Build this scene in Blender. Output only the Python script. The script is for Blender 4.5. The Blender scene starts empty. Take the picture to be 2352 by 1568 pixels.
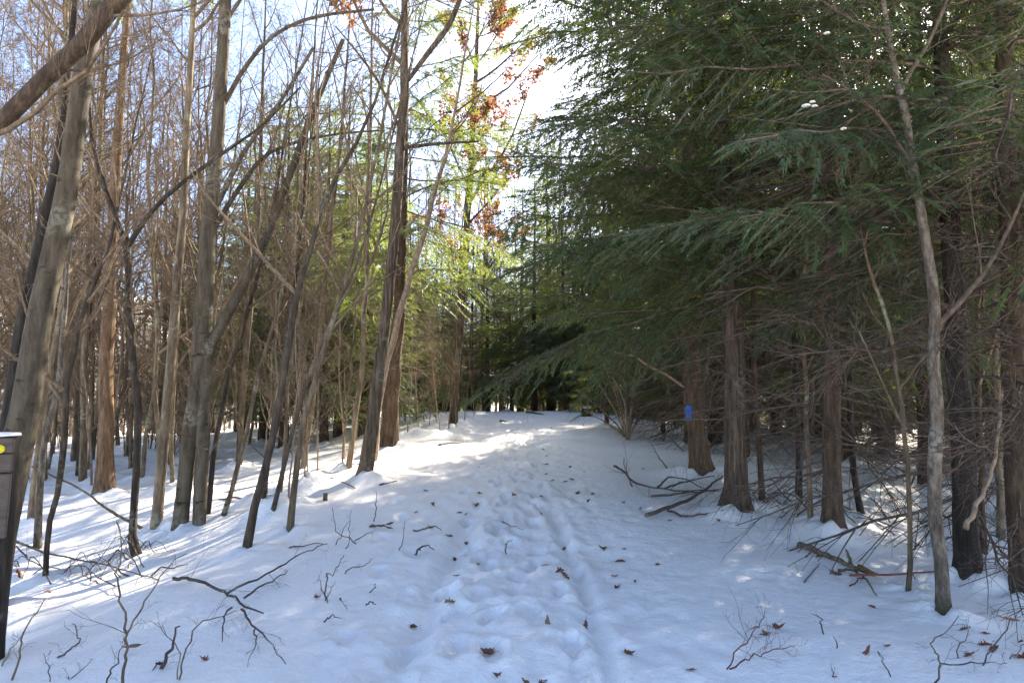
import bpy, math, random
import numpy as np
random.seed(7)
PI = math.pi
sc = bpy.context.scene
col = sc.collection

# ------------------------------------------------------------------ camera, sky, sun, exposure
CAM_Z = 1.6
FPX = 1568.0                      # focal length in pixels of the 2352 px wide view used for measuring
HORIZON = 903.0
PITCH = math.atan((HORIZON - 784.0) / FPX)
cam = bpy.data.cameras.new('camera')
cam.lens = 24.0; cam.sensor_width = 36.0
cam.clip_start = 0.05; cam.clip_end = 3000.0
camo = bpy.data.objects.new('camera', cam); col.objects.link(camo)
camo.location = (0, 0, CAM_Z); camo.rotation_euler = (PI / 2 + PITCH, 0, 0)
sc.camera = camo

SUN_AZ = math.radians(31.0)       # to the right of the walking direction (+Y)
SUN_EL = math.radians(35.0)
w = bpy.data.worlds.new('World'); sc.world = w; w.use_nodes = True
nt = w.node_tree
sky = nt.nodes.new('ShaderNodeTexSky'); sky.sky_type = 'NISHITA'; sky.sun_disc = False
sky.sun_elevation = SUN_EL; sky.sun_rotation = SUN_AZ
sky.air_density = 0.58; sky.dust_density = 1.2; sky.ozone_density = 0.3; sky.altitude = 300
nt.links.new(sky.outputs[0], nt.nodes['Background'].inputs[0])
nt.nodes['Background'].inputs[1].default_value = 0.105
sun = bpy.data.lights.new('sun', 'SUN'); sun.energy = 5.0; sun.angle = math.radians(0.6); sun.color = (1.0, 0.90, 0.75)
suno = bpy.data.objects.new('sun', sun); col.objects.link(suno)
suno.location = (20, 40, 40)
suno.rotation_euler = (PI / 2 - SUN_EL, 0, PI - SUN_AZ)
sc.view_settings.view_transform = 'Standard'; sc.view_settings.look = 'None'
sc.view_settings.gamma = 1.0; sc.view_settings.use_curve_mapping = False
sc.view_settings.exposure = 2.55
sc.render.engine = 'CYCLES'
cy = sc.cycles
cy.max_bounces = 5; cy.diffuse_bounces = 2; cy.glossy_bounces = 2; cy.transmission_bounces = 4; cy.transparent_max_bounces = 4
cy.sample_clamp_indirect = 6.0; cy.caustics_reflective = False; cy.caustics_refractive = False
cy.use_denoising = True

# ------------------------------------------------------------------ terrain height
def sstep(a, b, x):
    t = np.clip((x - a) / (b - a), 0, 1); return t * t * (3 - 2 * t)
_ys = np.array([-400, -20, 0, 3, 5, 7, 8.6, 10, 13, 17, 21, 26, 29, 34, 45, 80, 600.])
_zs = np.array([-3, -.3, 0, 0, .02, .08, .2, .33, .45, .60, .74, .90, .86, .55, .1, -.6, -.6])
def _hash(ix, iy, s):
    n = (ix * 374761393 + iy * 668265263 + s * 974634541) & 0x7fffffff
    n = ((n ^ (n >> 13)) * 1274126177) & 0x7fffffff
    return ((n ^ (n >> 16)) & 0xffff) / 65535.0
def vnoise(x, y, s=0):
    x = np.asarray(x, float); y = np.asarray(y, float)
    ix = np.floor(x).astype(np.int64); iy = np.floor(y).astype(np.int64)
    fx = x - ix; fy = y - iy; fx = fx * fx * (3 - 2 * fx); fy = fy * fy * (3 - 2 * fy)
    a = _hash(ix, iy, s); b = _hash(ix + 1, iy, s); c = _hash(ix, iy + 1, s); d = _hash(ix + 1, iy + 1, s)
    return (a + (b - a) * fx) * (1 - fy) + (c + (d - c) * fx) * fy - 0.5
def terrain(x, y):
    x = np.asarray(x, float); y = np.asarray(y, float)
    z = np.interp(y, _ys, _zs)
    z = z - np.where(x < -1.6, 1.7 * (1 - np.exp(-(-x - 1.6) * 0.07)), 0) * sstep(1.6, 4.0, -x)
    z = z - 1.3 * (1 - np.exp(-np.clip(x - 2.9, 0, None) * 0.10)) * sstep(2.9, 4.6, x)
    r = np.hypot(x, y); az = np.degrees(np.arctan2(x, y))
    hill = sstep(80, 260, r) * (6 + 34 * np.exp(-((az + 42) / 26) ** 2) + 22 * np.exp(-((az - 30) / 40) ** 2))
    z = z + hill + sstep(60, 120, r) * 1.5 * vnoise(x / 40, y / 40, 5)
    z = z + 0.16 * vnoise(x / 2.6, y / 2.6, 1) * sstep(1.0, 3.5, np.abs(x)) + 0.07 * vnoise(x / 1.1, y / 1.1, 2)
    return z

# pixel helpers (measuring frame 2352 x 1568)
_cp, _sp = math.cos(PITCH), math.sin(PITCH)
def ray(u, v):
    a, b = u - 1176.0, 784.0 - v
    return np.array([a, FPX * _cp - b * _sp, FPX * _sp + b * _cp])
def at(u, v, Y):
    d = ray(u, v); d = d * (Y / d[1]); return np.array([d[0], d[1], d[2] + CAM_Z])
_march = np.concatenate([np.arange(1.5, 12, .02), np.arange(12, 60, .06)])
def gp(u, v):
    d = ray(u, v); d = d / d[1]
    P = d[None, :] * _march[:, None]
    hit = P[:, 2] + CAM_Z < terrain(P[:, 0], P[:, 1])
    i = int(np.argmax(hit)) if hit.any() else len(_march) - 1
    return np.array([P[i, 0], P[i, 1], float(terrain(P[i, 0], P[i, 1]))])
def zoom(x0, y0, s):
    return lambda px, py: ((x0 + px * s) * .9408, (y0 + py * s) * .9408)
z3 = zoom(0, 1000, 660 / 1552.); z4 = zoom(500, 700, 640 / 1568.); z5 = zoom(700, 1200, 640 / 2149.)
z6 = zoom(1300, 1200, 640 / 2149.); z7 = zoom(1860, 1000, 640 / 1505.); zc = zoom(1000, 800, 640 / 1568.); zr = zoom(1500, 700, 640 / 1568.)

# ------------------------------------------------------------------ materials
def new_mat(name):
    m = bpy.data.materials.new(name); m.use_nodes = True
    n = m.node_tree; n.nodes.clear()
    out = n.nodes.new('ShaderNodeOutputMaterial')
    return m, n, out
def N(n, t, **k):
    o = n.nodes.new(t)
    for a, b in k.items(): setattr(o, a, b)
    return o
def ramp(n, stops):
    r = n.nodes.new('ShaderNodeValToRGB'); e = r.color_ramp.elements
    while len(e) < len(stops): e.new(0.5)
    for q, (p, c) in zip(e, stops): q.position = p; q.color = (*c, 1)
    return r
def bark(name, dark, mid, light, sxy=16, sz=2.2, lichen=None, lich_amt=0.0, bump=0.5, rough=0.85, band=False, moss=0.0):
    m, n, out = new_mat(name); L = n.links.new
    b = N(n, 'ShaderNodeBsdfPrincipled'); b.inputs['Roughness'].default_value = rough
    b.inputs['Specular IOR Level'].default_value = 0.25
    tc = N(n, 'ShaderNodeTexCoord'); oi = N(n, 'ShaderNodeObjectInfo')
    add = N(n, 'ShaderNodeVectorMath', operation='ADD')
    mul = N(n, 'ShaderNodeVectorMath', operation='SCALE'); mul.inputs['Scale'].default_value = 30
    L(oi.outputs['Location'], mul.inputs[0]); L(tc.outputs['Object'], add.inputs[0]); L(mul.outputs[0], add.inputs[1])
    mp = N(n, 'ShaderNodeMapping'); mp.inputs['Scale'].default_value = (sxy, sxy, sz); L(add.outputs[0], mp.inputs['Vector'])
    n1 = N(n, 'ShaderNodeTexNoise'); n1.inputs['Scale'].default_value = 1.0; n1.inputs['Detail'].default_value = 8; n1.inputs['Roughness'].default_value = .74
    L(mp.outputs[0], n1.inputs['Vector'])
    n2 = N(n, 'ShaderNodeTexNoise'); n2.inputs['Scale'].default_value = 2.3; n2.inputs['Detail'].default_value = 4
    L(add.outputs[0], n2.inputs['Vector'])
    r1 = ramp(n, [(.34, dark), (.5, mid), (.66, light)]); L(n1.outputs[0], r1.inputs[0])
    col_ = r1.outputs[0]
    if lichen:
        r2 = ramp(n, [(.62 - .2 * lich_amt, (0, 0, 0)), (.70 - .2 * lich_amt, (1, 1, 1))]); L(n2.outputs[0], r2.inputs[0])
        n3 = N(n, 'ShaderNodeTexNoise'); n3.inputs['Scale'].default_value = 24; n3.inputs['Detail'].default_value = 3; L(add.outputs[0], n3.inputs['Vector'])
        r3 = ramp(n, [(.42, (0, 0, 0)), (.56, (1, 1, 1))]); L(n3.outputs[0], r3.inputs[0])
        mm = N(n, 'ShaderNodeMath', operation='MULTIPLY'); L(r2.outputs[0], mm.inputs[0]); L(r3.outputs[0], mm.inputs[1])
        mx = N(n, 'ShaderNodeMix', data_type='RGBA'); L(mm.outputs[0], mx.inputs[0]); L(col_, mx.inputs[6]); mx.inputs[7].default_value = (*lichen, 1)
        col_ = mx.outputs[2]
    if band:      # dark horizontal lenticels and knots of smooth bark
        mp2 = N(n, 'ShaderNodeMapping'); mp2.inputs['Scale'].default_value = (5, 5, 13); L(add.outputs[0], mp2.inputs['Vector'])
        n4 = N(n, 'ShaderNodeTexNoise'); n4.inputs['Scale'].default_value = 1; n4.inputs['Detail'].default_value = 3; L(mp2.outputs[0], n4.inputs['Vector'])
        r4 = ramp(n, [(.64, (0, 0, 0)), (.72, (1, 1, 1))]); L(n4.outputs[0], r4.inputs[0])
        mx = N(n, 'ShaderNodeMix', data_type='RGBA'); L(r4.outputs[0], mx.inputs[0]); L(col_, mx.inputs[6]); mx.inputs[7].default_value = (*[c * .6 for c in dark], 1)
        col_ = mx.outputs[2]
    if moss:
        sp = N(n, 'ShaderNodeSeparateXYZ'); L(tc.outputs['Object'], sp.inputs[0])
        ma = N(n, 'ShaderNodeMath', operation='MULTIPLY_ADD'); L(n2.outputs[0], ma.inputs[0]); ma.inputs[1].default_value = .5; L(sp.outputs[2], ma.inputs[2])
        r5 = ramp(n, [(moss, (1, 1, 1)), (moss + .25, (0, 0, 0))]); L(ma.outputs[0], r5.inputs[0])
        mx = N(n, 'ShaderNodeMix', data_type='RGBA'); L(r5.outputs[0], mx.inputs[0]); L(col_, mx.inputs[6]); mx.inputs[7].default_value = (.042, .046, .016, 1)
        col_ = mx.outputs[2]
    hv = N(n, 'ShaderNodeHueSaturation'); L(col_, hv.inputs['Color'])
    mr = N(n, 'ShaderNodeMapRange'); L(oi.outputs['Random'], mr.inputs[0]); mr.inputs[3].default_value = .75; mr.inputs[4].default_value = 1.25
    L(mr.outputs[0], hv.inputs['Value'])
    bp = N(n, 'ShaderNodeBump'); bp.inputs['Strength'].default_value = bump; bp.inputs['Distance'].default_value = .03
    L(n1.outputs[0], bp.inputs['Height']); L(bp.outputs[0], b.inputs['Normal'])
    L(hv.outputs[0], b.inputs['Base Color']); L(b.outputs[0], out.inputs[0])
    return m
def leafy(name, c1, c2, tr, tfac=0.4, scale=3.0):
    m, n, out = new_mat(name); L = n.links.new
    tc = N(n, 'ShaderNodeTexCoord'); oi = N(n, 'ShaderNodeObjectInfo')
    no = N(n, 'ShaderNodeTexNoise'); no.inputs['Scale'].default_value = scale; no.inputs['Detail'].default_value = 3
    L(tc.outputs['Object'], no.inputs['Vector'])
    r = ramp(n, [(.35, c1), (.65, c2)]); L(no.outputs[0], r.inputs[0])
    hv = N(n, 'ShaderNodeHueSaturation'); L(r.outputs[0], hv.inputs['Color'])
    mr = N(n, 'ShaderNodeMapRange'); L(oi.outputs['Random'], mr.inputs[0]); mr.inputs[3].default_value = .8; mr.inputs[4].default_value = 1.2
    L(mr.outputs[0], hv.inputs['Value'])
    d = N(n, 'ShaderNodeBsdfDiffuse'); t = N(n, 'ShaderNodeBsdfTranslucent'); t.inputs[0].default_value = (*tr, 1)
    g = N(n, 'ShaderNodeBsdfGlossy'); g.inputs['Roughness'].default_value = .45; g.inputs[0].default_value = (.8, .85, .9, 1)
    L(hv.outputs[0], d.inputs[0])
    mx = N(n, 'ShaderNodeMixShader'); mx.inputs[0].default_value = tfac; L(d.outputs[0], mx.inputs[1]); L(t.outputs[0], mx.inputs[2])
    m2 = N(n, 'ShaderNodeMixShader'); m2.inputs[0].default_value = .04; L(mx.outputs[0], m2.inputs[1]); L(g.outputs[0], m2.inputs[2])
    L(m2.outputs[0], out.inputs[0])
    return m
def snow_mat():
    m, n, out = new_mat('snow'); L = n.links.new
    b = N(n, 'ShaderNodeBsdfPrincipled'); b.inputs['Roughness'].default_value = .55; b.inputs['Specular IOR Level'].default_value = .2
    tc = N(n, 'ShaderNodeTexCoord')
    n1 = N(n, 'ShaderNodeTexNoise'); n1.inputs['Scale'].default_value = 9; n1.inputs['Detail'].default_value = 8; n1.inputs['Roughness'].default_value = .62
    n2 = N(n, 'ShaderNodeTexNoise'); n2.inputs['Scale'].default_value = 38; n2.inputs['Detail'].default_value = 5
    n3 = N(n, 'ShaderNodeTexNoise'); n3.inputs['Scale'].default_value = 70; n3.inputs['Detail'].default_value = 2
    for q in (n1, n2, n3): L(tc.outputs['Object'], q.inputs['Vector'])
    # scattered hemlock needles and bits of bark lying on the snow
    n4 = N(n, 'ShaderNodeTexNoise'); n4.inputs['Scale'].default_value = .7; n4.inputs['Detail'].default_value = 2; L(tc.outputs['Object'], n4.inputs['Vector'])
    r3 = ramp(n, [(.70, (0, 0, 0)), (.74, (1, 1, 1))]); L(n3.outputs[0], r3.inputs[0])
    r4 = ramp(n, [(.48, (0, 0, 0)), (.7, (1, 1, 1))]); L(n4.outputs[0], r4.inputs[0])
    mu = N(n, 'ShaderNodeMath', operation='MULTIPLY'); L(r3.outputs[0], mu.inputs[0]); L(r4.outputs[0], mu.inputs[1])
    mx = N(n, 'ShaderNodeMix', data_type='RGBA'); L(mu.outputs[0], mx.inputs[0]); mx.inputs[6].default_value = (.91, .875, .83, 1); mx.inputs[7].default_value = (.18, .14, .10, 1)
    L(mx.outputs[2], b.inputs['Base Color'])
    ad = N(n, 'ShaderNodeMath', operation='MULTIPLY_ADD'); L(n2.outputs[0], ad.inputs[0]); ad.inputs[1].default_value = .25; L(n1.outputs[0], ad.inputs[2])
    bp = N(n, 'ShaderNodeBump'); bp.inputs['Strength'].default_value = .5; bp.inputs['Distance'].default_value = .05
    L(ad.outputs[0], bp.inputs['Height']); L(bp.outputs[0], b.inputs['Normal']); L(b.outputs[0], out.inputs[0])
    return m
def plain(name, c, rough=.6, vary=.15, scale=12):
    m, n, out = new_mat(name); L = n.links.new
    b = N(n, 'ShaderNodeBsdfPrincipled'); b.inputs['Roughness'].default_value = rough; b.inputs['Specular IOR Level'].default_value = .3
    tc = N(n, 'ShaderNodeTexCoord'); no = N(n, 'ShaderNodeTexNoise'); no.inputs['Scale'].default_value = scale; no.inputs['Detail'].default_value = 5
    L(tc.outputs['Object'], no.inputs['Vector'])
    r = ramp(n, [(.3, tuple(x * (1 - vary) for x in c)), (.7, tuple(x * (1 + vary) for x in c))]); L(no.outputs[0], r.inputs[0])
    L(r.outputs[0], b.inputs['Base Color']); L(b.outputs[0], out.inputs[0]); return m

M = {}
M['snow'] = snow_mat()
M['grey'] = bark('bark_smooth_grey', (0.037, 0.028, 0.017), (0.085, 0.065, 0.041), (0.136, 0.109, 0.072), 12, 2.2, (0.160, 0.143, 0.102), .25, .5, band=True)
M['tan'] = bark('bark_tan', (0.047, 0.032, 0.019), (0.126, 0.091, 0.055), (0.245, 0.184, 0.114), 14, 2.5, (0.230, 0.223, 0.144), .3, .4)
M['dark'] = bark('bark_dark', (0.011, 0.009, 0.006), (0.030, 0.023, 0.017), (0.068, 0.053, 0.038), 15, 2, (0.120, 0.112, 0.088), .1, .8)
M['sapdark'] = bark('bark_dark_sapling', (0.021, 0.015, 0.010), (0.053, 0.038, 0.025), (0.101, 0.076, 0.050), 18, 4, (0.150, 0.143, 0.098), .2, .6)
M['midbrown'] = bark('bark_mid_brown', (0.031, 0.019, 0.011), (0.088, 0.057, 0.033), (0.162, 0.108, 0.065), 20, 3.2, None, 0, 1.)
M['oak'] = bark('bark_oak', (0.024, 0.017, 0.011), (0.092, 0.066, 0.043), (0.224, 0.168, 0.116), 22, 2.0, (0.208, 0.200, 0.160), .12, 1.)
M['brown'] = bark('bark_hemlock_brown', (0.021, 0.013, 0.008), (0.060, 0.039, 0.024), (0.120, 0.082, 0.051), 20, 3.2, None, 0, 1.)
M['orange'] = bark('bark_brown_sunlit', (0.043, 0.025, 0.014), (0.128, 0.075, 0.040), (0.221, 0.140, 0.078), 20, 3.2, None, 0, .9)  # lighter copy of the hemlock brown, sunlight painted into its colour
M['ridged'] = bark('bark_ridged', (0.017, 0.012, 0.008), (0.064, 0.045, 0.030), (0.170, 0.128, 0.088), 24, 2.0, (0.204, 0.196, 0.153), .12, 1.)
M['mottled'] = bark('bark_mottled', (0.038, 0.029, 0.020), (0.111, 0.087, 0.064), (0.238, 0.196, 0.145), 20, 7, (0.246, 0.221, 0.174), .4, .7, moss=.16)
M['oldlog'] = bark('bark_old_log', (.06, .042, .028), (.16, .115, .075), (.30, .23, .16), 25, 12, (.28, .27, .2), .3, .6)
M['twig'] = bark('bark_twig', (0.061, 0.041, 0.024), (0.133, 0.092, 0.055), (0.230, 0.166, 0.102), 20, 10, None, 0, .2)
M['dead'] = bark('bark_dead_twig', (0.044, 0.030, 0.022), (0.112, 0.080, 0.058), (0.192, 0.144, 0.108), 20, 10, None, 0, .2)
M['stick'] = bark('bark_stick', (.03, .022, .018), (.09, .068, .055), (.17, .14, .115), 25, 12, (.28, .30, .24), .25, .4)
M['pale'] = bark('bark_pale_shrub', (0.111, 0.076, 0.051), (0.230, 0.166, 0.111), (0.340, 0.264, 0.183), 20, 10, None, 0, .2)
M['red'] = bark('bark_red_twig', (.08, .03, .024), (.16, .06, .045), (.22, .10, .075), 20, 10, None, 0, .2)
M['logend'] = plain('split_wood', (.20, .11, .05), .8, .3, 30)
M['needles'] = leafy('hemlock_needles', (.033, .058, .034), (.058, .092, .050), (.27, .33, .05), .48)
M['needles_dark'] = leafy('spruce_needles', (.028, .048, .027), (.050, .076, .039), (.19, .24, .045), .4)
M['oakleaf'] = leafy('dead_oak_leaves', (.15, .055, .026), (.25, .115, .055), (.33, .14, .05), .4, 6)
M['litter'] = leafy('leaf_litter', (.11, .042, .019), (.24, .105, .048), (.25, .09, .035), .2, 22)
M['litter_pale'] = leafy('leaf_litter_pale', (.18, .11, .06), (.26, .17, .10), (.25, .14, .06), .2, 22)
M['paint_brown'] = bark('brown_paint', (.060, .042, .031), (.098, .070, .053), (.12, .088, .068), 6, 30, (.11, .09, .075), .1, .25, .55)
M['paint_blue'] = plain('blue_paint', (.015, .11, .42), .6, .35, 40)
M['yellow'] = plain('yellow_plastic', (.75, .62, .02), .4, .1)
M['farwood'] = bark('far_wood', (0.070, 0.052, 0.038), (0.140, 0.108, 0.081), (0.210, 0.168, 0.126), 2, 1, None, 0, .1)
M['black'] = plain('charred_wood', (.02, .017, .015), .8, .3, 20)

# ------------------------------------------------------------------ geometry helpers
class Geo:
    def __init__(s): s.v = []; s.q = []; s.t = []; s.n = 0
    def add(s, V, Q=None, T=None):
        V = np.asarray(V, np.float32).reshape(-1, 3)
        if Q is not None and len(Q): s.q.append(np.asarray(Q, np.int64).reshape(-1, 4) + s.n)
        if T is not None and len(T): s.t.append(np.asarray(T, np.int64).reshape(-1, 3) + s.n)
        s.v.append(V); s.n += len(V)
    def mesh(s, name, mat, smooth=True):
        V = np.concatenate(s.v) if s.v else np.zeros((0, 3), np.float32)
        Q = np.concatenate(s.q) if s.q else np.zeros((0, 4), np.int64)
        T = np.concatenate(s.t) if s.t else np.zeros((0, 3), np.int64)
        me = bpy.data.meshes.new(name)
        me.vertices.add(len(V)); me.vertices.foreach_set('co', V.ravel())
        lp = np.concatenate([Q.ravel(), T.ravel()]).astype(np.int32)
        me.loops.add(len(lp)); me.loops.foreach_set('vertex_index', lp)
        nq, ntr = len(Q), len(T)
        st = np.concatenate([np.arange(nq) * 4, nq * 4 + np.arange(ntr) * 3]).astype(np.int32)
        me.polygons.add(nq + ntr); me.polygons.foreach_set('loop_start', st)
        if smooth: me.polygons.foreach_set('use_smooth', np.ones(nq + ntr, bool))
        me.materials.append(mat); me.update(calc_edges=True)
        return me
    def build(s, name, mat, parent=None, smooth=True):
        return link(name, s.mesh(name, mat, smooth), parent)
def link(name, me, parent=None, loc=None):
    o = bpy.data.objects.new(name, me); col.objects.link(o)
    if parent is not None: o.parent = parent
    if loc is not None: o.location = loc
    return o
def tag(o, label=None, cat=None, group=None, kind=None):
    if label: o['label'] = label
    if cat: o['category'] = cat
    if group: o['group'] = group
    if kind: o['kind'] = kind
    return o
def empty(name, loc, label, cat, group=None, rz=0, s=1):
    o = bpy.data.objects.new(name, None); col.objects.link(o)
    o.empty_display_size = .2
    o.location = tuple(float(c) for c in loc); o.rotation_euler = (0, 0, rz); o.scale = (s, s, s)
    return tag(o, label, cat, group)
def norm(v): return v / np.maximum(np.linalg.norm(v, axis=-1, keepdims=True), 1e-9)
def tubes(g, P, R, k=3, cap=False, rough=None, rng=None, ridge=None):
    P = np.asarray(P, float); R = np.asarray(R, float)
    if P.ndim == 2: P = P[None]; R = R[None]
    if cap:
        P = np.concatenate([P[:, :1], P, P[:, -1:]], 1); R = np.concatenate([R[:, :1] * .02, R, R[:, -1:] * .02], 1)
    m, n, _ = P.shape
    t = np.gradient(P, axis=1)
    if cap: t[:, 0] = t[:, 2]; t[:, -1] = t[:, -3]; t[:, 1] = t[:, 2]; t[:, -2] = t[:, -3]
    t = norm(t)
    mt = np.abs(norm(P[:, -1] - P[:, 0])); ax = np.argmin(mt, 1); ref = np.eye(3)[ax][:, None, :]
    a = norm(np.cross(t, np.broadcast_to(ref, t.shape))); b = np.cross(t, a)
    th = np.arange(k) * 2 * PI / k
    rr = np.repeat(R[:, :, None], k, 2)
    if rough is not None:      # low ridges down the trunk and slow unevenness
        lob = 1 + rough * (rng.normal(size=(m, 1, k)) * .8 + rng.normal(size=(m, n, k)) * .45)
        rr = rr * lob
    if ridge is not None:      # plates and furrows of the bark: periodic noise round the stem
        amp, fa, fz = ridge; ln = np.linalg.norm(np.diff(P[0], axis=0), axis=1).sum(); nz = int(ln * fz) + 3
        G = rng.uniform(-1, 1, (nz, fa)); zz = np.concatenate([[0], np.cumsum(np.linalg.norm(np.diff(P[0], axis=0), axis=1))]) * fz
        aa = np.arange(k) / k * fa; Z, A_ = np.meshgrid(zz, aa, indexing='ij'); A_ = A_ + .5 * np.sin(Z * .7)
        i0 = np.floor(Z).astype(int); j0 = np.floor(A_).astype(int); fz_ = Z - i0; fa_ = A_ - j0; i1 = np.minimum(i0 + 1, nz - 1)
        nv = (G[i0, j0 % fa] * (1 - fa_) + G[i0, (j0 + 1) % fa] * fa_) * (1 - fz_) + (G[i1, j0 % fa] * (1 - fa_) + G[i1, (j0 + 1) % fa] * fa_) * fz_
        zm = np.maximum(zz / fz - .25, 0)[:, None]; an_ = (np.arange(k) / k * 2 * PI)[None, :]; nr = int(rng.integers(4, 7)); ph = rng.uniform(0, 6)
        root = np.exp(-zm / .11) * (.04 + .34 * np.clip(np.sin(nr * an_ + ph) + .35 * np.sin(2 * an_ + ph * 2), 0, 1.2) ** 1.5)
        rr = rr * (1 + amp * nv[None] + root[None])
    V = P[:, :, None, :] + rr[..., None] * (np.cos(th)[None, None, :, None] * a[:, :, None, :] + np.sin(th)[None, None, :, None] * b[:, :, None, :])
    i = np.arange(m)[:, None, None] * n * k; j = np.arange(n - 1)[None, :, None] * k; c = np.arange(k)[None, None, :]; c2 = (c + 1) % k
    Q = np.stack([i + j + c, i + j + c2, i + j + k + c2, i + j + k + c], -1).reshape(-1, 4)
    g.add(V.reshape(-1, 3), Q)
def resample(P, n, smooth=True):
    P = np.asarray(P, float)
    s = np.concatenate([[0], np.cumsum(np.linalg.norm(np.diff(P[:, :3], axis=0), axis=1))]); s /= s[-1]
    q = np.linspace(0, 1, n)
    if len(P) > 2 and smooth:  # Catmull-Rom through the measured points
        out = np.zeros((n, P.shape[1])); Pe = np.vstack([2 * P[0] - P[1], P, 2 * P[-1] - P[-2]])
        i = np.clip(np.searchsorted(s, q, 'right') - 1, 0, len(P) - 2)
        u = ((q - s[i]) / np.maximum(s[i + 1] - s[i], 1e-9))[:, None]
        p0, p1, p2, p3 = Pe[i], Pe[i + 1], Pe[i + 2], Pe[i + 3]
        return .5 * ((2 * p1) + (-p0 + p2) * u + (2 * p0 - 5 * p1 + 4 * p2 - p3) * u ** 2 + (-p0 + 3 * p1 - 3 * p2 + p3) * u ** 3)
    return np.stack([np.interp(q, s, P[:, c]) for c in range(P.shape[1])], 1)
def spawn(P, R, rng, per, t0, t1, ang, angsd, length, n, rk, trop=.05, wig=.12, rmax=1., tip=.35, rmin=.0015, flat=0.):
    if P.ndim == 2: P = P[None]; R = R[None]
    m, n0, _ = P.shape
    idx = np.repeat(np.arange(m), per); Mn = len(idx)
    t = (np.tile(np.arange(per), m) + rng.uniform(0, 1, Mn)) / per; t = t0 + (t1 - t0) * t
    f = t * (n0 - 1); i = np.clip(np.floor(f).astype(int), 0, n0 - 2); wv = (f - i)[:, None]
    pos = P[idx, i] * (1 - wv) + P[idx, i + 1] * wv
    rad = R[idx, i] * (1 - wv[:, 0]) + R[idx, i + 1] * wv[:, 0]
    tan = norm(P[idx, i + 1] - P[idx, i])
    rv = rng.normal(size=(Mn, 3)); rv[:, 2] *= (1 - flat)
    perp = norm(rv - (rv * tan).sum(1, keepdims=True) * tan)
    a = np.radians(rng.normal(ang, angsd, Mn))[:, None]
    d = norm(np.cos(a) * tan + np.sin(a) * perp)
    plen = np.linalg.norm(np.diff(P, axis=1), axis=2).sum(1)[idx]
    Ln = length(t, plen, rng.uniform(.55, 1.15, Mn))
    out = np.zeros((Mn, n, 3)); out[:, 0] = pos
    for j in range(1, n):
        d = d + rng.normal(size=(Mn, 3)) * wig; d[:, 2] += trop; d = norm(d)
        out[:, j] = out[:, j - 1] + d * (Ln / (n - 1))[:, None]
    r0 = np.clip(np.minimum(rad * .75, rk * Ln), rmin, rmax)
    Rr = r0[:, None] * np.linspace(1, tip, n)[None, :]
    return out, np.maximum(Rr, rmin * .8)

# ------------------------------------------------------------------ snow ground
rngG = np.random.default_rng(3)
FP = []          # footprints: x, y, angle, length, width, depth
def walker(pts, step, side, depth, jit=.05):
    P = resample(np.array(pts, float), 400); s = np.concatenate([[0], np.cumsum(np.linalg.norm(np.diff(P, axis=0), axis=1))])
    d = .3; k = 0
    while d < s[-1]:
        x, y = np.interp(d, s, P[:, 0]), np.interp(d, s, P[:, 1])
        x2, y2 = np.interp(d + .1, s, P[:, 0]), np.interp(d + .1, s, P[:, 1])
        a = math.atan2(y2 - y, x2 - x); o = side * (1 if k % 2 else -1)
        FP.append((x - math.sin(a) * o + rngG.normal() * jit, y + math.cos(a) * o + rngG.normal() * jit, a + rngG.normal() * .15,
                   rngG.uniform(.14, .19), rngG.uniform(.06, .085), depth * rngG.uniform(.45, 1.)))
        d += step * rngG.uniform(.85, 1.15); k += 1
walker([(-.75, 2.4), (-.70, 4), (-.45, 5.5), (-.3, 7), (-.45, 9), (-.35, 12), (-.1, 16), (.2, 20), (.3, 25)], .62, .13, .075)
walker([(-.45, 2.4), (-.35, 4), (-.2, 5.5), (-.1, 7.5), (-.15, 10), (.05, 13), (.1, 17), (.4, 24)], .58, .11, .06)
walker([(.05, 2.4), (.05, 4), (.1, 6), (.05, 8), (0., 11), (.2, 15), (.35, 20), (.6, 25)], .6, .12, .05)
walker([(.55, 2.4), (.5, 4), (.45, 5.5), (.42, 7), (.35, 9), (.5, 12), (.4, 16), (.5, 22)], .6, .11, .055)
walker([(-1.0, 2.4), (-.95, 4.2), (-1.0, 6), (-1.4, 9), (-1.0, 13)], .7, .12, .04)
walker([(.3, 2.4), (.22, 4.4), (.25, 6), (.2, 9), (.3, 13)], .66, .12, .035)
dim = rngG.uniform(0, 1, (170, 4))
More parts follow.
